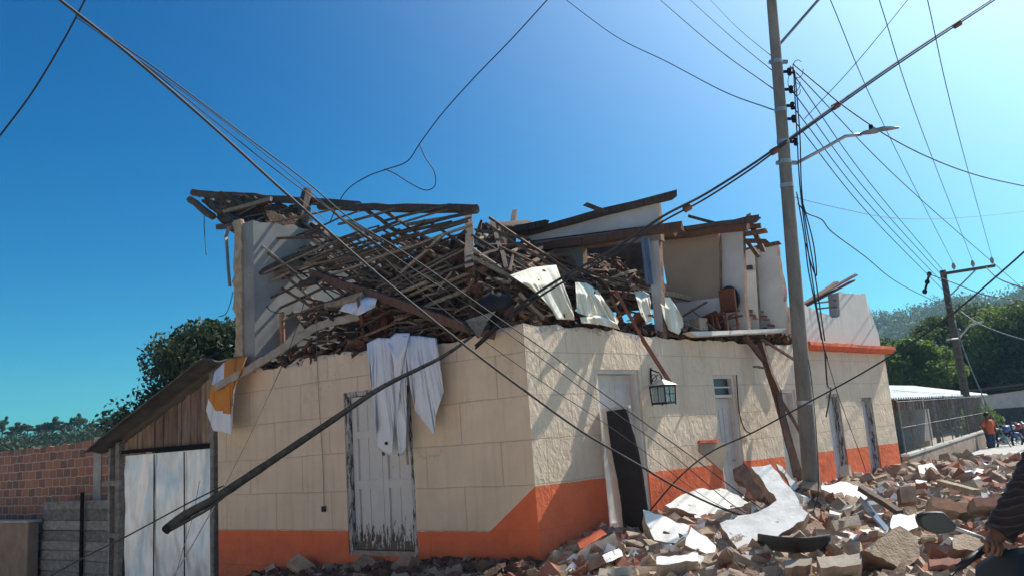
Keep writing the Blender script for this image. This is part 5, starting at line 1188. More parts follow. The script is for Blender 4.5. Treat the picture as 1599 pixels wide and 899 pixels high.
wire('long black wire from the right edge crossing before the pole to the orange band', [(1605, 388, 10), (1569, 420, 10.3), (1498, 481, 11), (1440, 524, 11.6), (1350, 580, 12.4), (1262, 628, 13.2), (1177, 674, 13.4), (1110, 705, 13.2), (1060, 745, 12.9), (1012, 800, 12.6)], .012)
wire('wire coming off the right edge to the far pole top', [(1605, 452, 20), (1560, 435, 25), (1540, 418, 33)], .02)
wire('stay wire from the far pole down to the street by the person', [(1490, 500, 35.2), (1510, 560, 34.5), (1545, 640, 33.5), (1580, 700, 33)], .025, 'grey_cable')
hang = [((1235, 105), (1240, 200), (1246, 300), (1262, 420), (1280, 530), (1288, 560)), ((1237, 110), (1245, 210), (1249, 310), (1268, 425), (1284, 532)), ((1240, 300), (1252, 370), (1258, 420), (1270, 480), (1279, 530)), ((1250, 318), (1266, 380), (1271, 430), (1262, 410), (1255, 380))]
for k, h in enumerate(hang):
    wire(['leftmost cable hanging slack along the pole', 'second cable hanging slack along the pole', 'cable starting at the lamp bracket and hanging along the pole', 'short curled cable below the lamp bracket'][k], [(x+4, y, 14.9-.002*y) for x, y in h], .011, nm='hanging_cable', cat='cable')
wire('thin cable dropping from the hanging bundle to the fourth door', [(1288, 545, 14.6), (1292, 600, 15.5), (1297, 608, 16.2), (1290, 650, 17)], .015, nm='hanging_cable', cat='cable')
wire('cable lying close to the right side of the pole down to the ground', [(1262, 560, 14.0), (1268, 600, 13.9), (1275, 680, 13.7), (1278, 760, 13.5), (1270, 800, 13.4)], .007, nm='hanging_cable', cat='cable')
wire('thin sloping cable over the far doors', [(1290, 555, 15), (1310, 620, 17), (1340, 700, 19), (1352, 735, 20)], .008, nm='hanging_cable', cat='cable')
for k, (x, y, s) in enumerate([(1250, 108, 14), (1244, 128, 16), (1248, 140, 10)]):
    wire(['large loop of spare wire beside the top insulator', 'middle loop of spare wire beside the insulators', 'small loop of spare wire beside the insulators'][k], [(x+s*math.cos(t)*.6-4, y+s*math.sin(t), 15.1) for t in [i*.6 for i in range(10)]], .007, n=4)
wire('white thin wire running from the lattice across the left parapet', [(465, 308, 12), (510, 345, 12)], .006, 'grey_cable')
wire('thin wire falling from the roof heap across the side wall to the lower left', [(480, 455, 15.5), (465, 505, 15), (445, 560, 14), (400, 660, 12.5), (350, 760, 11), (312, 830, 10), (268, 905, 9)], .007, nm='hanging_cable', cat='cable')
wire('thin grey wire hanging straight down the side wall left of the door', [LF(494, 505, .04), LF(495, 560, .03), LF(499, 640, .03), LF(504, 720, .03), LF(506, 790, .03)], .006, 'grey_cable', nm='hanging_cable', cat='cable')
mb = MB(); mb.box(LF(505, 794, .04), D2*.04, N2*.02, Z*.05); mb.build('plug', 'black', label='small black plug at the end of the grey wire on the side wall', cat='plug', bev=.005)
wire('wire hanging down past the shed door at the lower left', [(312, 750, 11), (300, 810, 10.5), (288, 850, 10), (272, 905, 9.5)], .005, nm='hanging_cable', cat='cable')
wire('short twisted wire dangling from the left tip of the roof', [pA(319, 338), pA(319, 355), pA(322, 398)], .012, nm='dangling_wire')
wire('thin wire hanging beside the torn edge of the tall wall', [LF(364, 455, .1), LF(358, 478, .1), LF(352, 490, .1), LF(341, 494, .1)], .009, nm='dangling_wire')
wire('black wire looping down over the tall grey wall', [LF(410, 420, -.3), LF(413, 455, -.3), LF(418, 480, -.3), LF(432, 488, -.3), LF(442, 487, -.3)], .01, nm='dangling_wire')
wire('cable clipped along the street wall beside the second door', [RF(1150, 585, .03), RF(1154, 640, .03), RF(1162, 668, .03), RF(1172, 676, .03)], .012, nm='hanging_cable', cat='cable')
# fallen service mast: thick dark pole hanging towards the viewer
P = catmull([at(770, 497, 12.9), at(740, 522, 12.2), at(690, 557, 11.2), at(600, 602, 9.8), at(520, 655, 8.8), at(420, 722, 8.0), at(340, 775, 7.5), at(290, 803, 7.2), at(258, 827, 7.0)], 6)
mb = MB(); mb.tube(P, [.017+.022*min(1, i/(len(P)*.7)) for i in range(len(P))], 10, jit=.06)
mb.build('hanging_pole', 'matt_black', label='thick black backlit pole hanging slantwise from the house corner in front of the side wall', cat='pole', smooth=True)
wire('split strip peeling off the lower end of the hanging black pole', [(385, 745, 7.75), (330, 790, 7.4), (300, 808, 7.2), (264, 828, 7.0)], .014, 'matt_black', nm='split_strip')
wire('wire carrying on from the hanging black pole to the bottom left corner', [(350, 757, 7.6), (292, 786, 7.5), (195, 838, 7.4), (130, 870, 7.3), (60, 910, 7.2)], .007, nm='hanging_cable', cat='cable')

# ------------------------------------------------------------------ left: shed, brick wall, board fence, low wall
shed = empty('plank_shed', LW(10.2, -1.2, 0), 'weathered plank lean-to shed with a crumpled tin door against the house', 'shed')
x0, x1 = 8.16, 12.4
def shz(u): return 3.86+(2.4-3.86)*(u-8.3)/(12.5-8.3)
u = x0; k = 0
while u < x1:
    w = rnd.uniform(.14, .24); u2 = min(u+w, x1); mb = MB()
    zb = 2.22 if (u2 > 8.4 and u < 11.88) else -1.2
    if zb < 2 and u2 > 11.88 and u < 12.5: zb = -1.2
    o = rnd.uniform(-.12, -.07); mb.hexa([LW(u+.006, zb, o), LW(u2-.006, zb, o), LW(u2-.006, zb, o-.03), LW(u+.006, zb, o-.03), LW(u+.006, shz(u)-.12, o), LW(u2-.006, shz(u2)-.12+rnd.uniform(-.05, .05), o), LW(u2-.006, shz(u2)-.12, o-.03), LW(u+.006, shz(u)-.12, o-.03)])
    mb.build('plank', 'shed_plank', shed); u = u2
mb = MB()
def rf_(i, j):
    u = 7.95+i*4.75; return LW(u, shz(u)+.02+.03*math.sin(j*55)+(.0 if i < .98 else -.05), .5-j*5)
mb.grid(rf_, 6, 120); o = mb.build('roof', 'shed_roof', shed, fix=False); s = o.modifiers.new('t', 'SOLIDIFY'); s.thickness = .03
for u, w in ((8.27, .13), (12.05, .16), (12.42, .1)):
    mb = MB(); mb.beam(LW(u, -1.3, -.03), LW(u, shz(u)-.08, -.03), w, .12, 0, N2, .01, 5); mb.build('post', 'grey_plank', shed)
mb = MB(); mb.beam(LW(8.35, 2.24, -.02), LW(11.9, 2.26, -.02), .08, .09); mb.build('lintel', 'matt_black', shed)
for z in (.35, 1.55):
    mb = MB(); mb.beam(LW(11.9, z, .02), LW(12.7, z, .02), .07, .12); mb.build('rail', 'grey_plank', shed)
dr = empty('x', (0, 0, 0)); bpy.data.objects.remove(dr)
mb = MB()
def tin(i, j):
    u = 8.4+i*3.4; z = -1.15+j*3.32; s = abs(((i*3.0) % 1.0)-.0)
    return LW(u, z, -.03+.035*fbm((u*1.6, z*.9, 2), 1)+(-.02 if min(abs(i-.27), abs(i-.62)) < .006 else 0))
mb.grid(tin, 110, 70); dr = mb.build('door', 'crumpled_tin', shed, smooth=True, fix=False)
for i in (.27, .62):
    mb = MB(); uu = 8.4+i*3.4; mb.beam(LW(uu, -1.15, .0), LW(uu+.02, 2.15, .0), .022, .02); mb.build('seam', 'matt_black', dr)
# right neighbouring brick wall pieces
uvb = {'uv': lambda p: ((p-P0).dot(D2), p.z)}
bw = empty('brick_wall', LW(16, -1.3, -1.2), 'unrendered red brick wall with a cement column behind the board fence', 'wall')
wall_grid(lambda u, z, o: LW(u, z, o-1.2), breaks(12.9, 26, .25), [-1.4, 1, 2, 3], lambda u, z: True, pl([(12, 2.62), (15, 2.72), (18, 2.66), (26, 2.7)]), .16, 'brickwork', ['brick_wall', 'brick_wall', 'brick_wall'], bw, uvb, .02)
mb = MB(); mb.hexa(on(LW, 15.1, 15.5, -1.3, 2.78, -1.17, -1.4)); mb.build('column', 'cement', bw)
fe = empty('board_fence', LW(14.6, -1.3, -.5), 'grey horizontal board fence between the shed and the low wall', 'fence')
z = -1.2; k = 0
while z < 1.05:
    h = rnd.uniform(.2, .3); mb = MB(); o = -.5+rnd.uniform(-.02, .02); mb.hexa([LW(12.5, z+.012, o), LW(16.9, z+.012+rnd.uniform(-.03, .03), o), LW(16.9, z+.012, o-.03), LW(12.5, z+.012, o-.03), LW(12.5, z+h, o), LW(16.9, z+h+rnd.uniform(-.03, .03), o), LW(16.9, z+h, o-.03), LW(12.5, z+h, o-.03)])
    mb.build('board', 'grey_plank', fe); z += h
for u in (14.55, 12.65):
    mb = MB(); mb.beam(LW(u, -1.3, -.42), LW(u+.02, 1.35, -.42), .07, .07); mb.build('post', 'matt_black', fe)
mb = MB(); mb.hexa(on(LW, 16.8, 24, -1.4, .62, -.1, -.4)); lw_ = mb.build('low_wall', 'adobe_wall', label='low adobe wall at the far left edge in front of the brick wall', cat='wall', bev=.03)
mb = MB(); mb.hexa(on(LW, 16.75, 24, .625, .68, -.06, -.44)); mb.build('coping', 'cement', lw_)

# ------------------------------------------------------------------ vegetation
def leaves(C, R, n, size, rs, flat=1.):
    """n leaf cards spread through ellipsoid clumps: C (k,3), R (k,3)"""
    k = rs.randint(0, len(C), n); d = rs.normal(0, 1, (n, 3)); d /= np.linalg.norm(d, axis=1)[:, None]
    r = rs.uniform(.45, 1.05, n)[:, None]
    c = C[k]+d*R[k]*r
    a = rs.normal(0, 1, (n, 3)); a[:, 2] -= .3; a /= np.linalg.norm(a, axis=1)[:, None]
    b = np.cross(a, rs.normal(0, 1, (n, 3))); b /= np.linalg.norm(b, axis=1)[:, None]
    s = (size*rs.uniform(.6, 1.4, n))[:, None]
    V = np.stack([c-a*s, c+b*s*.45, c+a*s, c-b*s*.45], 1).reshape(-1, 3)
    F = np.arange(n*4).reshape(-1, 4); return V, F
def np_obj(name, V, F, mt, org, parent=None):
    me = bpy.data.meshes.new(name); me.vertices.add(len(V)); me.vertices.foreach_set('co', (V-np.array(org)).ravel())
    me.loops.add(F.size); me.loops.foreach_set('vertex_index', F.ravel().astype(np.int32)); me.polygons.add(len(F))
    me.polygons.foreach_set('loop_start', (np.arange(len(F))*4).astype(np.int32)); me.update(calc_edges=True); me.validate()
    me.materials.append(MATS[mt]); o = bpy.data.objects.new(name, me); COL.objects.link(o)
    if parent is not None: o.parent = parent
    else: o.location = org
    ORG[o] = Vector(org); return o
def tree(base, h, w, lb, mt, n, size, seed, nclump=26, group=None, crown0=.3, kind='tree', lean=(0, 0)):
    rs = np.random.RandomState(seed); base = Vector(base); e = empty(kind, base, lb, 'tree', group)
    C = []; R = []
    for i in range(nclump):
        t = crown0+(1-crown0)*rs.uniform(0, 1)**.8; rad = w/2*math.sin(math.pi*min(1, .12+.88*(1-(t-crown0)/(1-crown0))))**.7*rs.uniform(.25, .95); a = rs.uniform(0, 6.3)
        C.append((base.x+math.cos(a)*rad+lean[0]*t, base.y+math.sin(a)*rad+lean[1]*t, base.z+h*t*.93)); q = w*rs.uniform(.11, .22); R.append((q, q, q*.75))
    C = np.array(C); R = np.array(R)
    V, F = leaves(C, R, n, size, rs); np_obj('crown', V, F, mt, base, e)
    mb = MB(); top = base+Vector((lean[0]*.6, lean[1]*.6, h*.72)); mb.tube([base-Z*.3, base+Z*h*.2, base.lerp(top, .6), top], [h*.035, h*.028, h*.018, h*.006], 8)
    for i in range(0, nclump, 2): mb.tube([base.lerp(top, .35+.5*rs.uniform()), Vector(C[i])], [h*.012, h*.004], 5)
    mb.build('trunk', 'bark', e); return e
tree((-10.8, 30, -1), 7.9, 6.6, 'dark broad leafed tree behind the shed roof', 'leaf_dark', 52000, .10, 1, 60)
tree((-13.2, 33, -1), 5.6, 3.4, 'lower dark tree at the left of the big one behind the shed', 'leaf_dark', 20000, .10, 2, 26, crown0=.15)
# hills
def hill(name, x0, x1, y0, y1, fn, mt, nx, ny):
    mb = MB(); mb.grid(lambda i, j: Vector((x0+(x1-x0)*i, y0+(y1-y0)*j, fn(x0+(x1-x0)*i, y0+(y1-y0)*j, i, j))), nx, ny)
    return mb.build(name, mt, kind='structure', smooth=True, fix=False)
def hl(x, y, i, j): 
    s = math.sin(math.pi*min(1, j))**.7*min(1, i*5)*min(1, (1-i)*5)
    return -1.5+s*(8.9+3.2*sstep(.5, .95, i)+.7*fbm((x, y, 2), .05))
hill('hill', -220, -8, 85, 300, hl, 'hill_green', 80, 50)
def hr(x, y, i, j):
    s = math.sin(math.pi/2*min(1, j*1.5))**1.3*min(1, i*3)
    return -2+s*(43+18*sstep(110, 330, x)+5*fbm((x, y, 4), .012)+2*fbm((x, y, 4), .04))
hill('hill', 30, 520, 170, 620, hr, 'hill_green', 90, 70)
def scatter(name, fn, cnt, sz, card, nper, mt, lb, seed):
    rs = np.random.RandomState(seed); C = []
    while len(C) < cnt:
        p = fn(rs)
        if p is not None: C.append(p)
    C = np.array(C); R = np.ones((cnt, 3))*sz*rs.uniform(.6, 1.4, (cnt, 1)); R[:, 2] *= .8; C[:, 2] += R[:, 2]*.7
    V, F = leaves(C, R, cnt*nper, card, rs); o = np_obj(name, V, F, mt, (C[:, 0].mean(), C[:, 1].mean(), 0)); tag(o, lb, 'woodland', None, 'stuff')
def onhill(x0, x1, y0, y1, f, jmax=.62):
    def g(rs):
        i = rs.uniform(0, 1); j = rs.uniform(0, jmax); x = x0+(x1-x0)*i; y = y0+(y1-y0)*j; return (x, y, f(x, y, i, j))
    return g
scatter('hillside_bushes', onhill(-220, -8, 85, 300, hl, .6), 1400, 2.1, .26, 120, 'leaf_dark', 'green scrub and bushes covering the low hill on the left', 21)
scatter('hillside_wood', onhill(30, 520, 170, 620, hr, .75), 3400, 5.2, .8, 70, 'leaf_mid', 'forest covering the high hill on the right', 22)
PINE = None; GP = 'trees along the left ridge'
ridge = [(3, 655), (18, 658), (32, 652), (43, 650), (60, 652), (73, 655), (82, 654), (96, 656), (108, 652), (123, 648), (140, 650), (168, 646), (180, 642), (198, 640), (222, 640), (150, 657)]
for k, (x, y) in enumerate(ridge):
    p = at(x, y+27, 178); h = 4.6+rnd.uniform(-.6, .8)
    if PINE is None: PINE = tree((0, 0, 0), 5.4, 4.0, 'small flat topped tree standing on the skyline of the left hill', 'leaf_mid', 4000, .17, 31, 20, GP, .3, 'ridge_tree'); PINE.location = p; PINE.scale = (.6, .6, .9)
    else: dup(PINE, p, (0, 0, rnd.uniform(0, 6.3)), (rnd.uniform(.55, 1.1),)*2+(rnd.uniform(.45, .9),))
# mid-distance trees on the right
mt_tree = []
spec = [(1395, 600, 62, 8, 6.5, 'leaf_mid', 'green tree rising just right of the far end of the house'), (1432, 600, 58, 7.5, 6.5, 'leaf_bright', 'bright green tree left of the far utility pole'), (1462, 600, 70, 9, 8, 'leaf_mid', 'dark green tree behind the bright one left of the far pole'),
        (1500, 605, 66, 10.5, 8.5, 'leaf_mid', 'tall dense tree directly behind the far utility pole'), (1530, 610, 72, 11.5, 9, 'leaf_dull', 'tall greyish green tree right of the far pole'), (1565, 612, 66, 10.5, 8.5, 'leaf_dull', 'greyish green tree farther right of the far pole'),
        (1600, 615, 62, 9.5, 8, 'leaf_bright', 'brighter tree at the right edge of the view'), (1380, 560, 90, 14, 9, 'leaf_mid', 'distant tree showing between the house end and the hill'), (1415, 575, 95, 8, 9, 'leaf_dull', 'distant grey green tree on the slope'), (1545, 560, 110, 21, 14, 'leaf_mid', 'large distant tree on the slope above the others'), (1485, 560, 105, 16, 12, 'leaf_mid', 'broad distant tree behind the far pole on the slope'), (1595, 560, 110, 22, 14, 'leaf_mid', 'large distant tree on the slope at the right edge'),
        (1640, 620, 60, 10, 9, 'leaf_mid', 'tree just beyond the right edge of the view')]
for k, (x, y, d, h, w, mt_, lb) in enumerate(spec):
    p = at(x, y, d); p.z = 0 if d < 80 else 2
    if d > 80: h *= .5
    else: h *= .92
    tree(p, h, w*.92, lb, mt_, 22000, .17 if d < 80 else .24, 50+k, 40, crown0=.05)

# ------------------------------------------------------------------ right: low wall, chain link fence, tin shed
fw = empty('street_fence', FB+FD*14, 'low cement wall topped by a chain link fence beyond the house', 'fence')
fz = lambda s: .95+.012*s
mb = MB(); mb.prism([FB+Z*-.1, FB+FD*18-Z*.1, FB+FD*18+Z*.75, FB+Z*.62], -FN*.18); mb.build('wall', 'adobe_wall', fw)
mb = MB(); mb.prism([FB+Z*.623+FN*.03, FB+FD*18+Z*.753+FN*.03, FB+FD*18+Z*.82+FN*.03, FB+Z*.69+FN*.03], -FN*.24); mb.build('coping', 'sidewalk', fw)
for i in range(10):
    s = .2+i*1.97; b = FB+FD*s-FN*.09+Z*(.68+.004*s); mb = MB(); mb.tube([b, b+Z*1.45], .02, 8); mb.tube([b+Z*1.45, b+Z*1.58-FN*.12], .012, 6); mb.build('post', 'grey_cable', fw)
mb = MB()
for zz in (2.15, 1.42): mb.tube([FB-FN*.09+Z*zz, FB+FD*18-FN*.09+Z*(zz+.12)], .012, 6)
mb.build('rail', 'grey_cable', fw)
mb = MB(); mb.add([FB-FN*.1+Z*.68, FB+FD*18-FN*.1+Z*.8, FB+FD*18-FN*.1+Z*2.25, FB-FN*.1+Z*2.13], [(0, 1, 2, 3)]); mb.build('mesh_panel', 'chain_link', fw, uvf={'uv': lambda p: ((p-FB).dot(FD), p.z)}, fix=False)
# open shed with zinc roof behind the fence
sh = empty('tin_shed', FB+FD*15-FN*3, 'long shed with a white corrugated metal roof behind the chain link fence', 'shed')
S0 = FB+FD*1.5-FN*.9; S1 = FB+FD*23-FN*.9
mb = MB()
def zr(i, j):
    p = S0.lerp(S1, i)-FN*(j*3.4-.4)+Z*(2.28+j*.75+.1*i+.035*math.sin(i*2*math.pi*60)); return p
mb.grid(zr, 480, 2); o = mb.build('roof', 'zinc_roof', sh, fix=False); s = o.modifiers.new('t', 'SOLIDIFY'); s.thickness = .02
mb = MB(); mb.prism([S0-FN*2.6, S1-FN*2.6, S1-FN*2.6+Z*2.6, S0-FN*2.6+Z*2.5], -FN*.15); mb.build('wall', 'adobe_wall', sh)
mb = MB(); mb.prism([S0-FN*2.5+Z*.3, S1-FN*2.5+Z*.3, S1-FN*2.5+Z*2, S0-FN*2.5+Z*2], FN*.05); mb.build('tin_panel', 'grey_plank', sh)
for i in range(6):
    p = S0.lerp(S1, i/5); mb = MB(); mb.beam(p, p+Z*(2.28+.15*i/5), .12, .12); mb.build('post', 'grey_plank', sh)
for i in range(40):
    p = S0.lerp(S1, (i+.5)/40); mb = MB(); mb.beam(p+Z*1.9-FN*.05, p+Z*2.25-FN*.05, .09, .03); mb.build('slat', 'rust', sh)
# pale wall with a dark roof farther down the street, bush
fh = empty('roadside_building', at(1570, 660, 48), 'low pale building with a dark flat roof down the street behind the bush', 'building')
b0 = at(1528, 655, 50); b1 = at(1640, 655, 46); b0.z = b1.z = 0; bd = (b1-b0).normalized(); bn = Vector((bd.y, -bd.x, 0))
mb = MB(); mb.prism([b0, b1, b1+Z*2.6, b0+Z*2.4], -bn*4); mb.build('wall', 'white_paint', fh)
mb = MB(); mb.prism([b0-bd*.5+bn*.6+Z*2.75, b1+bd*.5+bn*.6+Z*2.85, b1+bd*.5+bn*.6+Z*2.95, b0-bd*.5+bn*.6+Z*2.85], -bn*5.2); mb.build('roof', 'shed_roof', fh)
mb = MB(); mb.prism([b0+bd*.4+bn*.01+Z*.1, b0+bd*4+bn*.01+Z*.1, b0+bd*4+bn*.01+Z*1.6, b0+bd*.4+bn*.01+Z*1.6], -bn*.03+bn*.04); mb.build('shutter', 'shed_roof', fh)
p = at(1533, 662, 42); p.z = 0; rs = np.random.RandomState(77); e = empty('bush', p, 'small yellow green bush right of the far pole foot', 'bush')
V, F = leaves(np.array([[p.x+rs.normal(0, .5), p.y+rs.normal(0, .5), rs.uniform(.5, 1.9)] for _ in range(10)]), np.ones((10, 3))*.5, 2500, .1, rs); np_obj('foliage', V, F, 'leaf_bright', p, e)
mb = MB(); mb.tube([p-Z*.2, p+Z*1.2], [.05, .02], 6); mb.build('stem', 'bark', e)

# ------------------------------------------------------------------ unseen house across the side street, added to bounce warm light
nh = empty('opposite_bounce_house', LW(4, -.8, 14), 'pale plastered house, unseen, added across the side street to bounce warm light', 'house')
def OW(u, z, o): return LW(u, z, 14-o)
wins = [(0, 1.2, 1, 2.4), (4, 5.4, -1.2, 2.6), (8, 9.2, 1, 2.4), (12, 13.2, 1, 2.4), (-6, -4.6, -.6, 2.6), (16, 17.4, -1.2, 2.6)]
wall_grid(OW, breaks(-14, 24, 1., [v for d in wins for v in d[:2]]), [-1.6, -1.2, -.6, 1, 2.4, 2.6, 5.4, 5.5], solid_of(wins), lambda u: 5.5, -.4, 'wall', ['room_white', 'room_white', 'room_white'], nh, None, 0)
for a, b, c, d in wins:
    mb = MB(); mb.hexa(on(OW, a+.05, b-.05, c+.02, d-.05, .2, .25)); mb.build('shutter', 'beam_brown', nh)
mb = MB(); mb.prism([OW(-14.5, 5.4, -.7), OW(24.5, 5.4, -.7), OW(24.5, 7, 3.5), OW(-14.5, 7, 3.5)], Z*.12); mb.build('roof', 'roof_tile', nh)

# ------------------------------------------------------------------ haze
m = bpy.data.materials.new('air'); m.use_nodes = True; t = m.node_tree; t.nodes.clear()
pv = t.nodes.new('ShaderNodeVolumePrincipled'); pv.inputs['Color'].default_value = (.42, .72, 1, 1); pv.inputs['Density'].default_value = HAZE; pv.inputs['Anisotropy'].default_value = .3
out = t.nodes.new('ShaderNodeOutputMaterial'); t.links.new(pv.outputs[0], out.inputs['Volume']); MATS['air'] = m
mb = MB(); mb.box((0, 300, 34), Vector((700, 0, 0)), Vector((0, 500, 0)), Z*44); mb.build('haze', 'air', kind='stuff', label='thin bluish air over the far hills', cat='haze')

# ------------------------------------------------------------------ people
def figure(name, base, face, joints, radii, edges, scale, mts_, lb, extra=None):
    pass
def skin_body(name, V, E, Rr, mt, parent, root=0, sub=2):
    me = bpy.data.meshes.new(name); org = ORG[parent]; me.from_pydata([Vector(v)-org for v in V], E, []); o = bpy.data.objects.new(name, me); COL.objects.link(o); o.parent = parent; ORG[o] = org
    m = o.modifiers.new('skin', 'SKIN'); m.use_smooth_shade = True; sv = me.skin_vertices[0].data
    for i, r in enumerate(Rr): sv[i].radius = (r, r) if not isinstance(r, tuple) else r; sv[i].use_root = (i == root)
    s = o.modifiers.new('sub', 'SUBSURF'); s.levels = sub; s.render_levels = sub; me.materials.append(MATS[mt]); return o
# person in the orange shirt walking at the motorcycles
pb = at(1551, 708, 33.5); pe = empty('person', pb, 'person in an orange shirt and dark trousers standing near the parked motorcycles', 'person')
hx = Vector((1, .1, 0)).normalized(); hy = Vector((-.1, 1, 0)).normalized(); S_ = .93
def pp(x, y, z): return pb+(hx*x+hy*y)*S_+Z*z*S_
J = [pp(0, 0, .95), pp(0, 0, 1.15), pp(0, 0, 1.38), pp(0, 0, 1.5), pp(0, -.01, 1.6), pp(0, -.01, 1.70), pp(-.19, 0, 1.40), pp(-.26, .02, 1.12), pp(-.24, -.12, .88), pp(.19, 0, 1.40), pp(.27, 0, 1.12), pp(.25, -.15, .95), pp(-.1, 0, .88), pp(-.12, -.08, .5), pp(-.13, .0, .08), pp(-.13, -.14, .04), pp(.1, 0, .88), pp(.13, .08, .5), pp(.14, .15, .08), pp(.14, .02, .04)]
Ed = [(0, 1), (1, 2), (2, 3), (3, 4), (4, 5), (2, 6), (6, 7), (7, 8), (2, 9), (9, 10), (10, 11), (0, 12), (12, 13), (13, 14), (14, 15), (0, 16), (16, 17), (17, 18), (18, 19)]
Rd = [.14, .13, .16, .06, .085, .09, .07, .05, .035, .07, .05, .035, .1, .075, .05, .04, .1, .075, .05, .04]
skin_body('body', J, Ed, Rd, 'skin', pe)
def shell(name, pts, rr, mt, parent):
    mb = MB(); mb.tube(pts, rr, 14); mb.build(name, mt, parent, smooth=True)
shell('shirt', [pp(0, 0, .86), pp(0, 0, 1.0), pp(0, 0, 1.2), pp(0, 0, 1.4), pp(0, 0, 1.49)], [.19, .185, .185, .2, .09], 'shirt_orange', pe)
for s in (-1, 1): shell('sleeve', [pp(s*.14, 0, 1.44), pp(s*.22, 0, 1.36), pp(s*.26, .01, 1.18)], [.085, .08, .07], 'shirt_orange', pe)
shell('trouser_leg', [pp(-.09, 0, .93), pp(-.12, -.08, .5), pp(-.13, 0, .1)], [.13, .1, .07], 'denim', pe)
shell('trouser_leg', [pp(.09, 0, .93), pp(.13, .08, .5), pp(.14, .15, .1)], [.13, .1, .07], 'denim', pe)
mb = MB(); mb.ball(pp(0, .02, 1.71), (.105, .115, .11), 12, 8); mb.build('hair', 'hair', pe, smooth=True)

# parked motorcycles
def motorcycle(loc, rz, lb, mt):
    e = empty('motorcycle', loc, lb, 'motorcycle', 'motorcycles parked down the street'); o = Vector(loc); c, s = math.cos(rz), math.sin(rz)
    def q(x, y, z): return o+Vector((c*x-s*y, s*x+c*y, z))
    for x in (-.65, .65):
        mb = MB(); mb.tube([q(x+.27*math.cos(t), 0, .3+.27*math.sin(t)) for t in [2*math.pi*i/24 for i in range(25)]], .045, 8, cap=False); w = mb.build('wheel', 'rubber', e, smooth=True)
        mb = MB(); mb.tube([q(x, -.05, .3), q(x, .05, .3)], .06, 10)
        for i in range(6):
            a = i*math.pi/3; mb.tube([q(x, 0, .3), q(x+.24*math.cos(a), 0, .3+.24*math.sin(a))], .008, 5)
        mb.tube([q(x+.23*math.cos(t), 0, .3+.23*math.sin(t)) for t in [2*math.pi*i/24 for i in range(25)]], .012, 6, cap=False); mb.build('rim', 'steel', w)
    mb = MB(); mb.tube([q(.65, 0, .3), q(.5, 0, .75), q(.42, 0, .98)], .03, 8); mb.tube([q(-.65, 0, .3), q(-.2, 0, .4), q(.15, 0, .3), q(.4, 0, .78)], .03, 8); mb.tube([q(.4, 0, .78), q(-.3, 0, .66), q(-.7, 0, .72)], .025, 8); mb.build('frame', 'black', e)
    mb = MB(); mb.ball(q(-.0, 0, .38), (.2, .2, .17), 12, 8); mb.build('engine', 'steel', e)
    mb = MB(); mb.tube([q(-.02, 0, .78), q(.1, 0, .83), q(.25, 0, .84), q(.38, 0, .8)], [.09, .14, .14, .07], 12); mb.build('tank', mt, e, smooth=True)
    mb = MB(); mb.tube([q(-.75, 0, .84), q(-.6, 0, .82), q(-.3, 0, .78), q(-.02, 0, .78)], [.06, .11, .12, .08], 10); mb.build('seat', 'black', e, smooth=True)
    mb = MB(); mb.tube([q(.3, -.36, 1.02), q(.42, -.2, 1.0), q(.42, .2, 1.0), q(.3, .36, 1.02)], .015, 8); hb = mb.build('handlebar', 'black', e)
    for s_ in (-1, 1):
        mb = MB(); mb.tube([q(.34, s_*.25, 1.0), q(.36, s_*.3, 1.18)], .007, 6); mb.ball(q(.36, s_*.32, 1.22), (.02, .07, .045), 10, 8); mb.build('mirror', 'black', hb)
    mb = MB(); mb.ball(q(.55, 0, .88), (.09, .1, .1), 12, 8); mb.build('headlight', 'steel', e, smooth=True)
    mb = MB(); mb.tube([q(.9, 0, .52), q(.78, 0, .6), q(.62, 0, .62), q(.45, 0, .5)], .06, 8); mb.build('mudguard', mt, e, smooth=True)
    mb = MB(); mb.tube([q(.05, -.12, .25), q(-.3, -.16, .25), q(-.75, -.17, .36)], [.03, .03, .045], 10); mb.build('exhaust', 'steel', e, smooth=True)
    return e
for k, (x, y, d, rz, lb, mt_) in enumerate([(1572, 705, 34, .3, 'blue motorcycle parked beside the person in orange', 'moto_blue'), (1592, 700, 36, .5, 'red motorcycle parked right of the blue one at the picture edge', 'moto_red'), (1585, 693, 38.5, .2, 'dark motorcycle parked behind the blue one', 'black')]):
    p = at(x, y, d); p.z = .004; motorcycle(p, rz, lb, mt_)

# foreground rider and motorcycle at the right edge
gz0 = .22
MO = at(1640, 860, 3.05); MO.z = gz0
mo = empty('motorcycle', MO, 'dark motorcycle in the near right corner, only its mirror and fairing showing', 'motorcycle')
grip = at(1543, 852, 3.05); inner = at(1590, 872, 3.0)
mb = MB()
def fair(i, j):
    t = (i-.5)*math.pi; x = 1603+75*math.sin(t); top = 857+26*abs(math.sin(t))**2.2
    return at(x, top+j*140, 2.75+.30*abs(math.sin(t))+.12*(1-j)**2)
mb.grid(fair, 24, 12); o = mb.build('fairing', 'fairing', mo, smooth=True, fix=False); s = o.modifiers.new('t', 'SOLIDIFY'); s.thickness = .012
mb = MB(); mb.tube([at(1497, 886, 2.95), at(1520, 868, 3.0), grip, at(1575, 862, 3.05), inner, at(1660, 872, 3.1)], .014, 8); hb = mb.build('handlebar', 'black', mo, smooth=True)
mb = MB(); mb.tube([at(1484, 898, 2.9), at(1500, 882, 2.95), at(1530, 868, 3.0)], .006, 6); mb.build('lever', 'black', mo)
mb = MB(); mb.tube([at(1551, 859, 3.04), at(1545, 848, 3.03), at(1531, 838, 3.02), at(1492, 824, 3.0)], .007, 8); mb.build('mirror_stem', 'steel', mo, smooth=True)
pol = [(1433, 811), (1436, 804), (1446, 800), (1462, 799), (1475, 800), (1484, 808), (1493, 818), (1496, 825), (1484, 832), (1466, 834), (1448, 829), (1438, 822)]
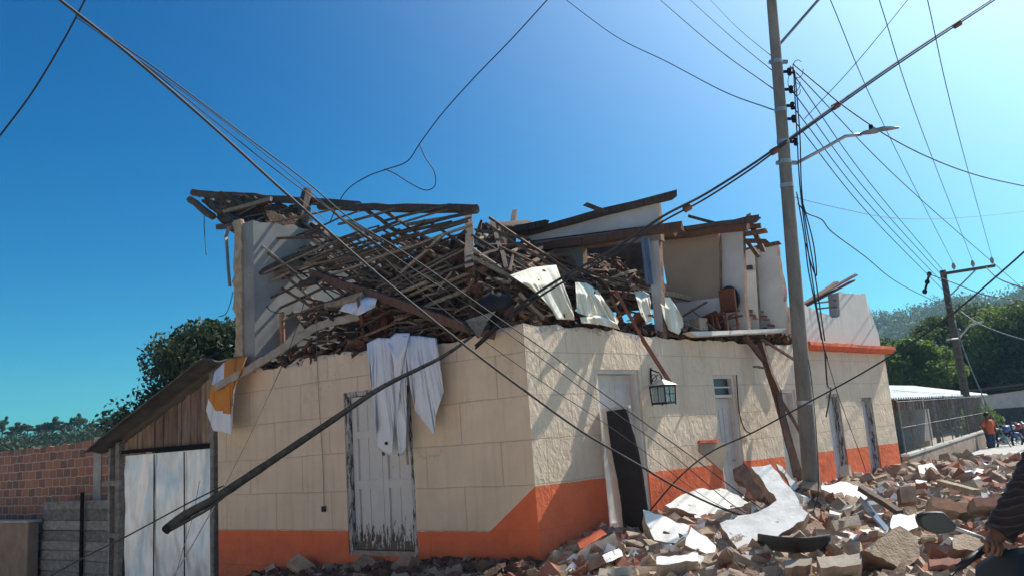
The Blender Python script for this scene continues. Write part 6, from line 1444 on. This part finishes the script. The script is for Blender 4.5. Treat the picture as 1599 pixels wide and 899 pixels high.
mb = MB(); mc = at(1465, 816, 3.0); r1 = [at(x, y, 3.0) for x, y in pol]
mb.rings([[mc+(p-mc)*.9+AF*.0 for p in r1], [p+AF*.008 for p in r1], [p+AF*.02 for p in r1], [mc+(p-mc)*.75+AF*.045 for p in r1]]); mr = mb.build('mirror', 'black', mo, smooth=True)
mb = MB(); mb.prism([mc+(p-mc)*.86-AF*.002 for p in r1], AF*.004); mb.build('mirror_glass', 'mirror_glass', mr)
# rest of the machine, outside the frame
q0 = at(1700, 900, 3.0)
for dx in (-.1, 1.25):
    mb = MB(); c = Vector((MO.x+.25+dx*.35, MO.y-.15-dx*.9 if dx > 0 else MO.y+.35, gz0+.3)); axd = Vector((.3, -.95, 0)).normalized()
    mb.tube([c+axd*.28*math.cos(t)+Z*.28*math.sin(t) for t in [2*math.pi*i/24 for i in range(25)]], .05, 8, cap=False); mb.build('wheel', 'rubber', mo, smooth=True)
mb = MB(); bx = Vector((MO.x+.25, MO.y, gz0)); axd = Vector((.3, -.95, 0)).normalized()
mb.tube([bx+axd*-.2+Z*.85, bx+axd*.1+Z*.95, bx+axd*.45+Z*.85], [.1, .15, .1], 12); mb.build('tank', 'fairing', mo, smooth=True)
mb = MB(); mb.tube([bx+axd*.45+Z*.82, bx+axd*1.1+Z*.85], [.12, .1], 10); mb.build('seat', 'black', mo, smooth=True)
mb = MB(); mb.tube([bx-axd*.35+Z*.3, bx-axd*.15+Z*1.0], .03, 8); mb.tube([bx-axd*.1+Z*.8, bx+axd*.3+Z*.4, bx+axd*1.0+Z*.4], .03, 8); mb.build('frame', 'steel', mo)
# rider
RB = Vector((2.28, 2.75, gz0)); ri = empty('person', RB, 'rider in a dark creased jumper and black helmet holding the handlebar at the right edge', 'person')
head = at(1682, 640, 3.05); sh_l = at(1625, 728, 3.1); elb = at(1606, 768, 3.08); wri = at(1556, 838, 3.06); hnd = at(1545, 852, 3.03)
neck = head+Vector((.03, -.05, -.2)); sh_l = at(1640, 720, 3.05); chest = neck+Vector((.08, -.1, -.25)); hip = chest+Vector((.08, -.25, -.42)); sh_r = neck+Vector((.3, -.1, -.08))
kn = hip+Vector((-.15, .38, -.12)); kn2 = hip+Vector((.25, .36, -.12)); ft1 = Vector((kn.x-.05, kn.y-.1, gz0+.07)); ft2 = Vector((kn2.x+.05, kn2.y-.1, gz0+.07))
elr = sh_r+Vector((.05, .15, -.28)); wrr = elr+Vector((-.1, .25, -.02))
J = [hip, chest, neck, head+Z*-.06, head+Z*.04, sh_l, elb, wri, hnd, sh_r, elr, wrr, kn, ft1, ft1+Vector((0, .18, -.03)), kn2, ft2, ft2+Vector((0, .18, -.03))]
Ed = [(0, 1), (1, 2), (2, 3), (3, 4), (2, 5), (5, 6), (6, 7), (7, 8), (2, 9), (9, 10), (10, 11), (0, 12), (12, 13), (13, 14), (0, 15), (15, 16), (16, 17)]
Rd = [.15, .17, .06, .08, .085, .07, .048, .03, .032, .07, .05, .035, .085, .05, .04, .085, .05, .04]
bd_ = skin_body('body', J, Ed, Rd, 'skin', ri)
# fingers closed round the grip
ax = (at(1575, 862, 3.05)-grip).normalized(); dn = AU*-1
V = []; Ef = []; Rf = []
for f in range(4):
    b = hnd+ax*(-.030+.021*f)-AF*.0; ln = [.9, 1., .95, .78][f]
    ks = [b+AU*.012, b+AU*.020-AF*.025*ln, b+AU*.004-AF*.040*ln, b-AU*.018*ln-AF*.030, b-AU*.022*ln-AF*.012]
    s0 = len(V); V += ks; Ef += [(s0+i, s0+i+1) for i in range(4)]; Rf += [.0105, .0105, .0095, .009, .008]
for f in range(4):
    o = skin_body('finger', V[f*5:f*5+5], [(0, 1), (1, 2), (2, 3), (3, 4)], Rf[f*5:f*5+5], 'skin', ri, 0, 1)
skin_body('thumb', [wri.lerp(hnd, .6)+ax*.02, hnd+ax*.045-AU*.008, hnd+ax*.05-AU*.03-AF*.01], [(0, 1), (1, 2)], [.014, .012, .01], 'skin', ri, 0, 1)
mb = MB(); P = catmull([sh_l+(sh_l-elb)*.3, sh_l, sh_l.lerp(elb, .5), elb, elb.lerp(wri, .5), wri+(elb-wri)*.08], 5)
rr = []
for i in range(len(P)):
    t = i/(len(P)-1); rr.append((.10-.047*t)*(1+.07*math.sin(i*2.1)))
mb.tube(P, rr, 16, jit=.03); mb.build('sleeve', 'sleeve', ri, smooth=True)
mb = MB(); mb.tube([hip-Z*.05, hip.lerp(chest, .5), chest, chest.lerp(neck, .6), neck+Z*.02], [.19, .19, .22, .17, .075], 16); mb.build('jumper', 'sleeve', ri, smooth=True)
mb = MB(); mb.tube([sh_r+Vector((-.1, 0, .02)), sh_r, elr, wrr], [.1, .09, .07, .05], 12); mb.build('sleeve', 'sleeve', ri, smooth=True)
for a_, b_ in ((kn, ft1), (kn2, ft2)):
    mb = MB(); mb.tube([hip, a_, b_+Z*.05], [.13, .1, .065], 12); mb.build('trouser_leg', 'denim', ri, smooth=True)
mb = MB(); hc = head+Vector((0, 0, .02))
def hel(i, j):
    t = i*2*math.pi; ph = j*math.pi*.66; d = Vector((math.sin(ph)*math.cos(t), math.sin(ph)*math.sin(t)*1.12, math.cos(ph))); return hc+d*.135
mb.grid(hel, 28, 16); o = mb.build('helmet', 'helmet_shell', ri, smooth=True, fix=False); s = o.modifiers.new('t', 'SOLIDIFY'); s.thickness = .02
mb = MB(); fc = head+Vector((-.0, .03, -.03)); mb.ball(fc+Vector((-.02, .075, 0)), (.018, .03, .028), 8, 6); mb.build('nose', 'skin', ri, smooth=True)
mb = MB()
for s_ in (-1, 1): mb.ball(fc+Vector((.035*s_-.01, .065, .035)), (.013, .01, .009), 8, 6)
mb.build('eyes', 'white_paint', ri, smooth=True)
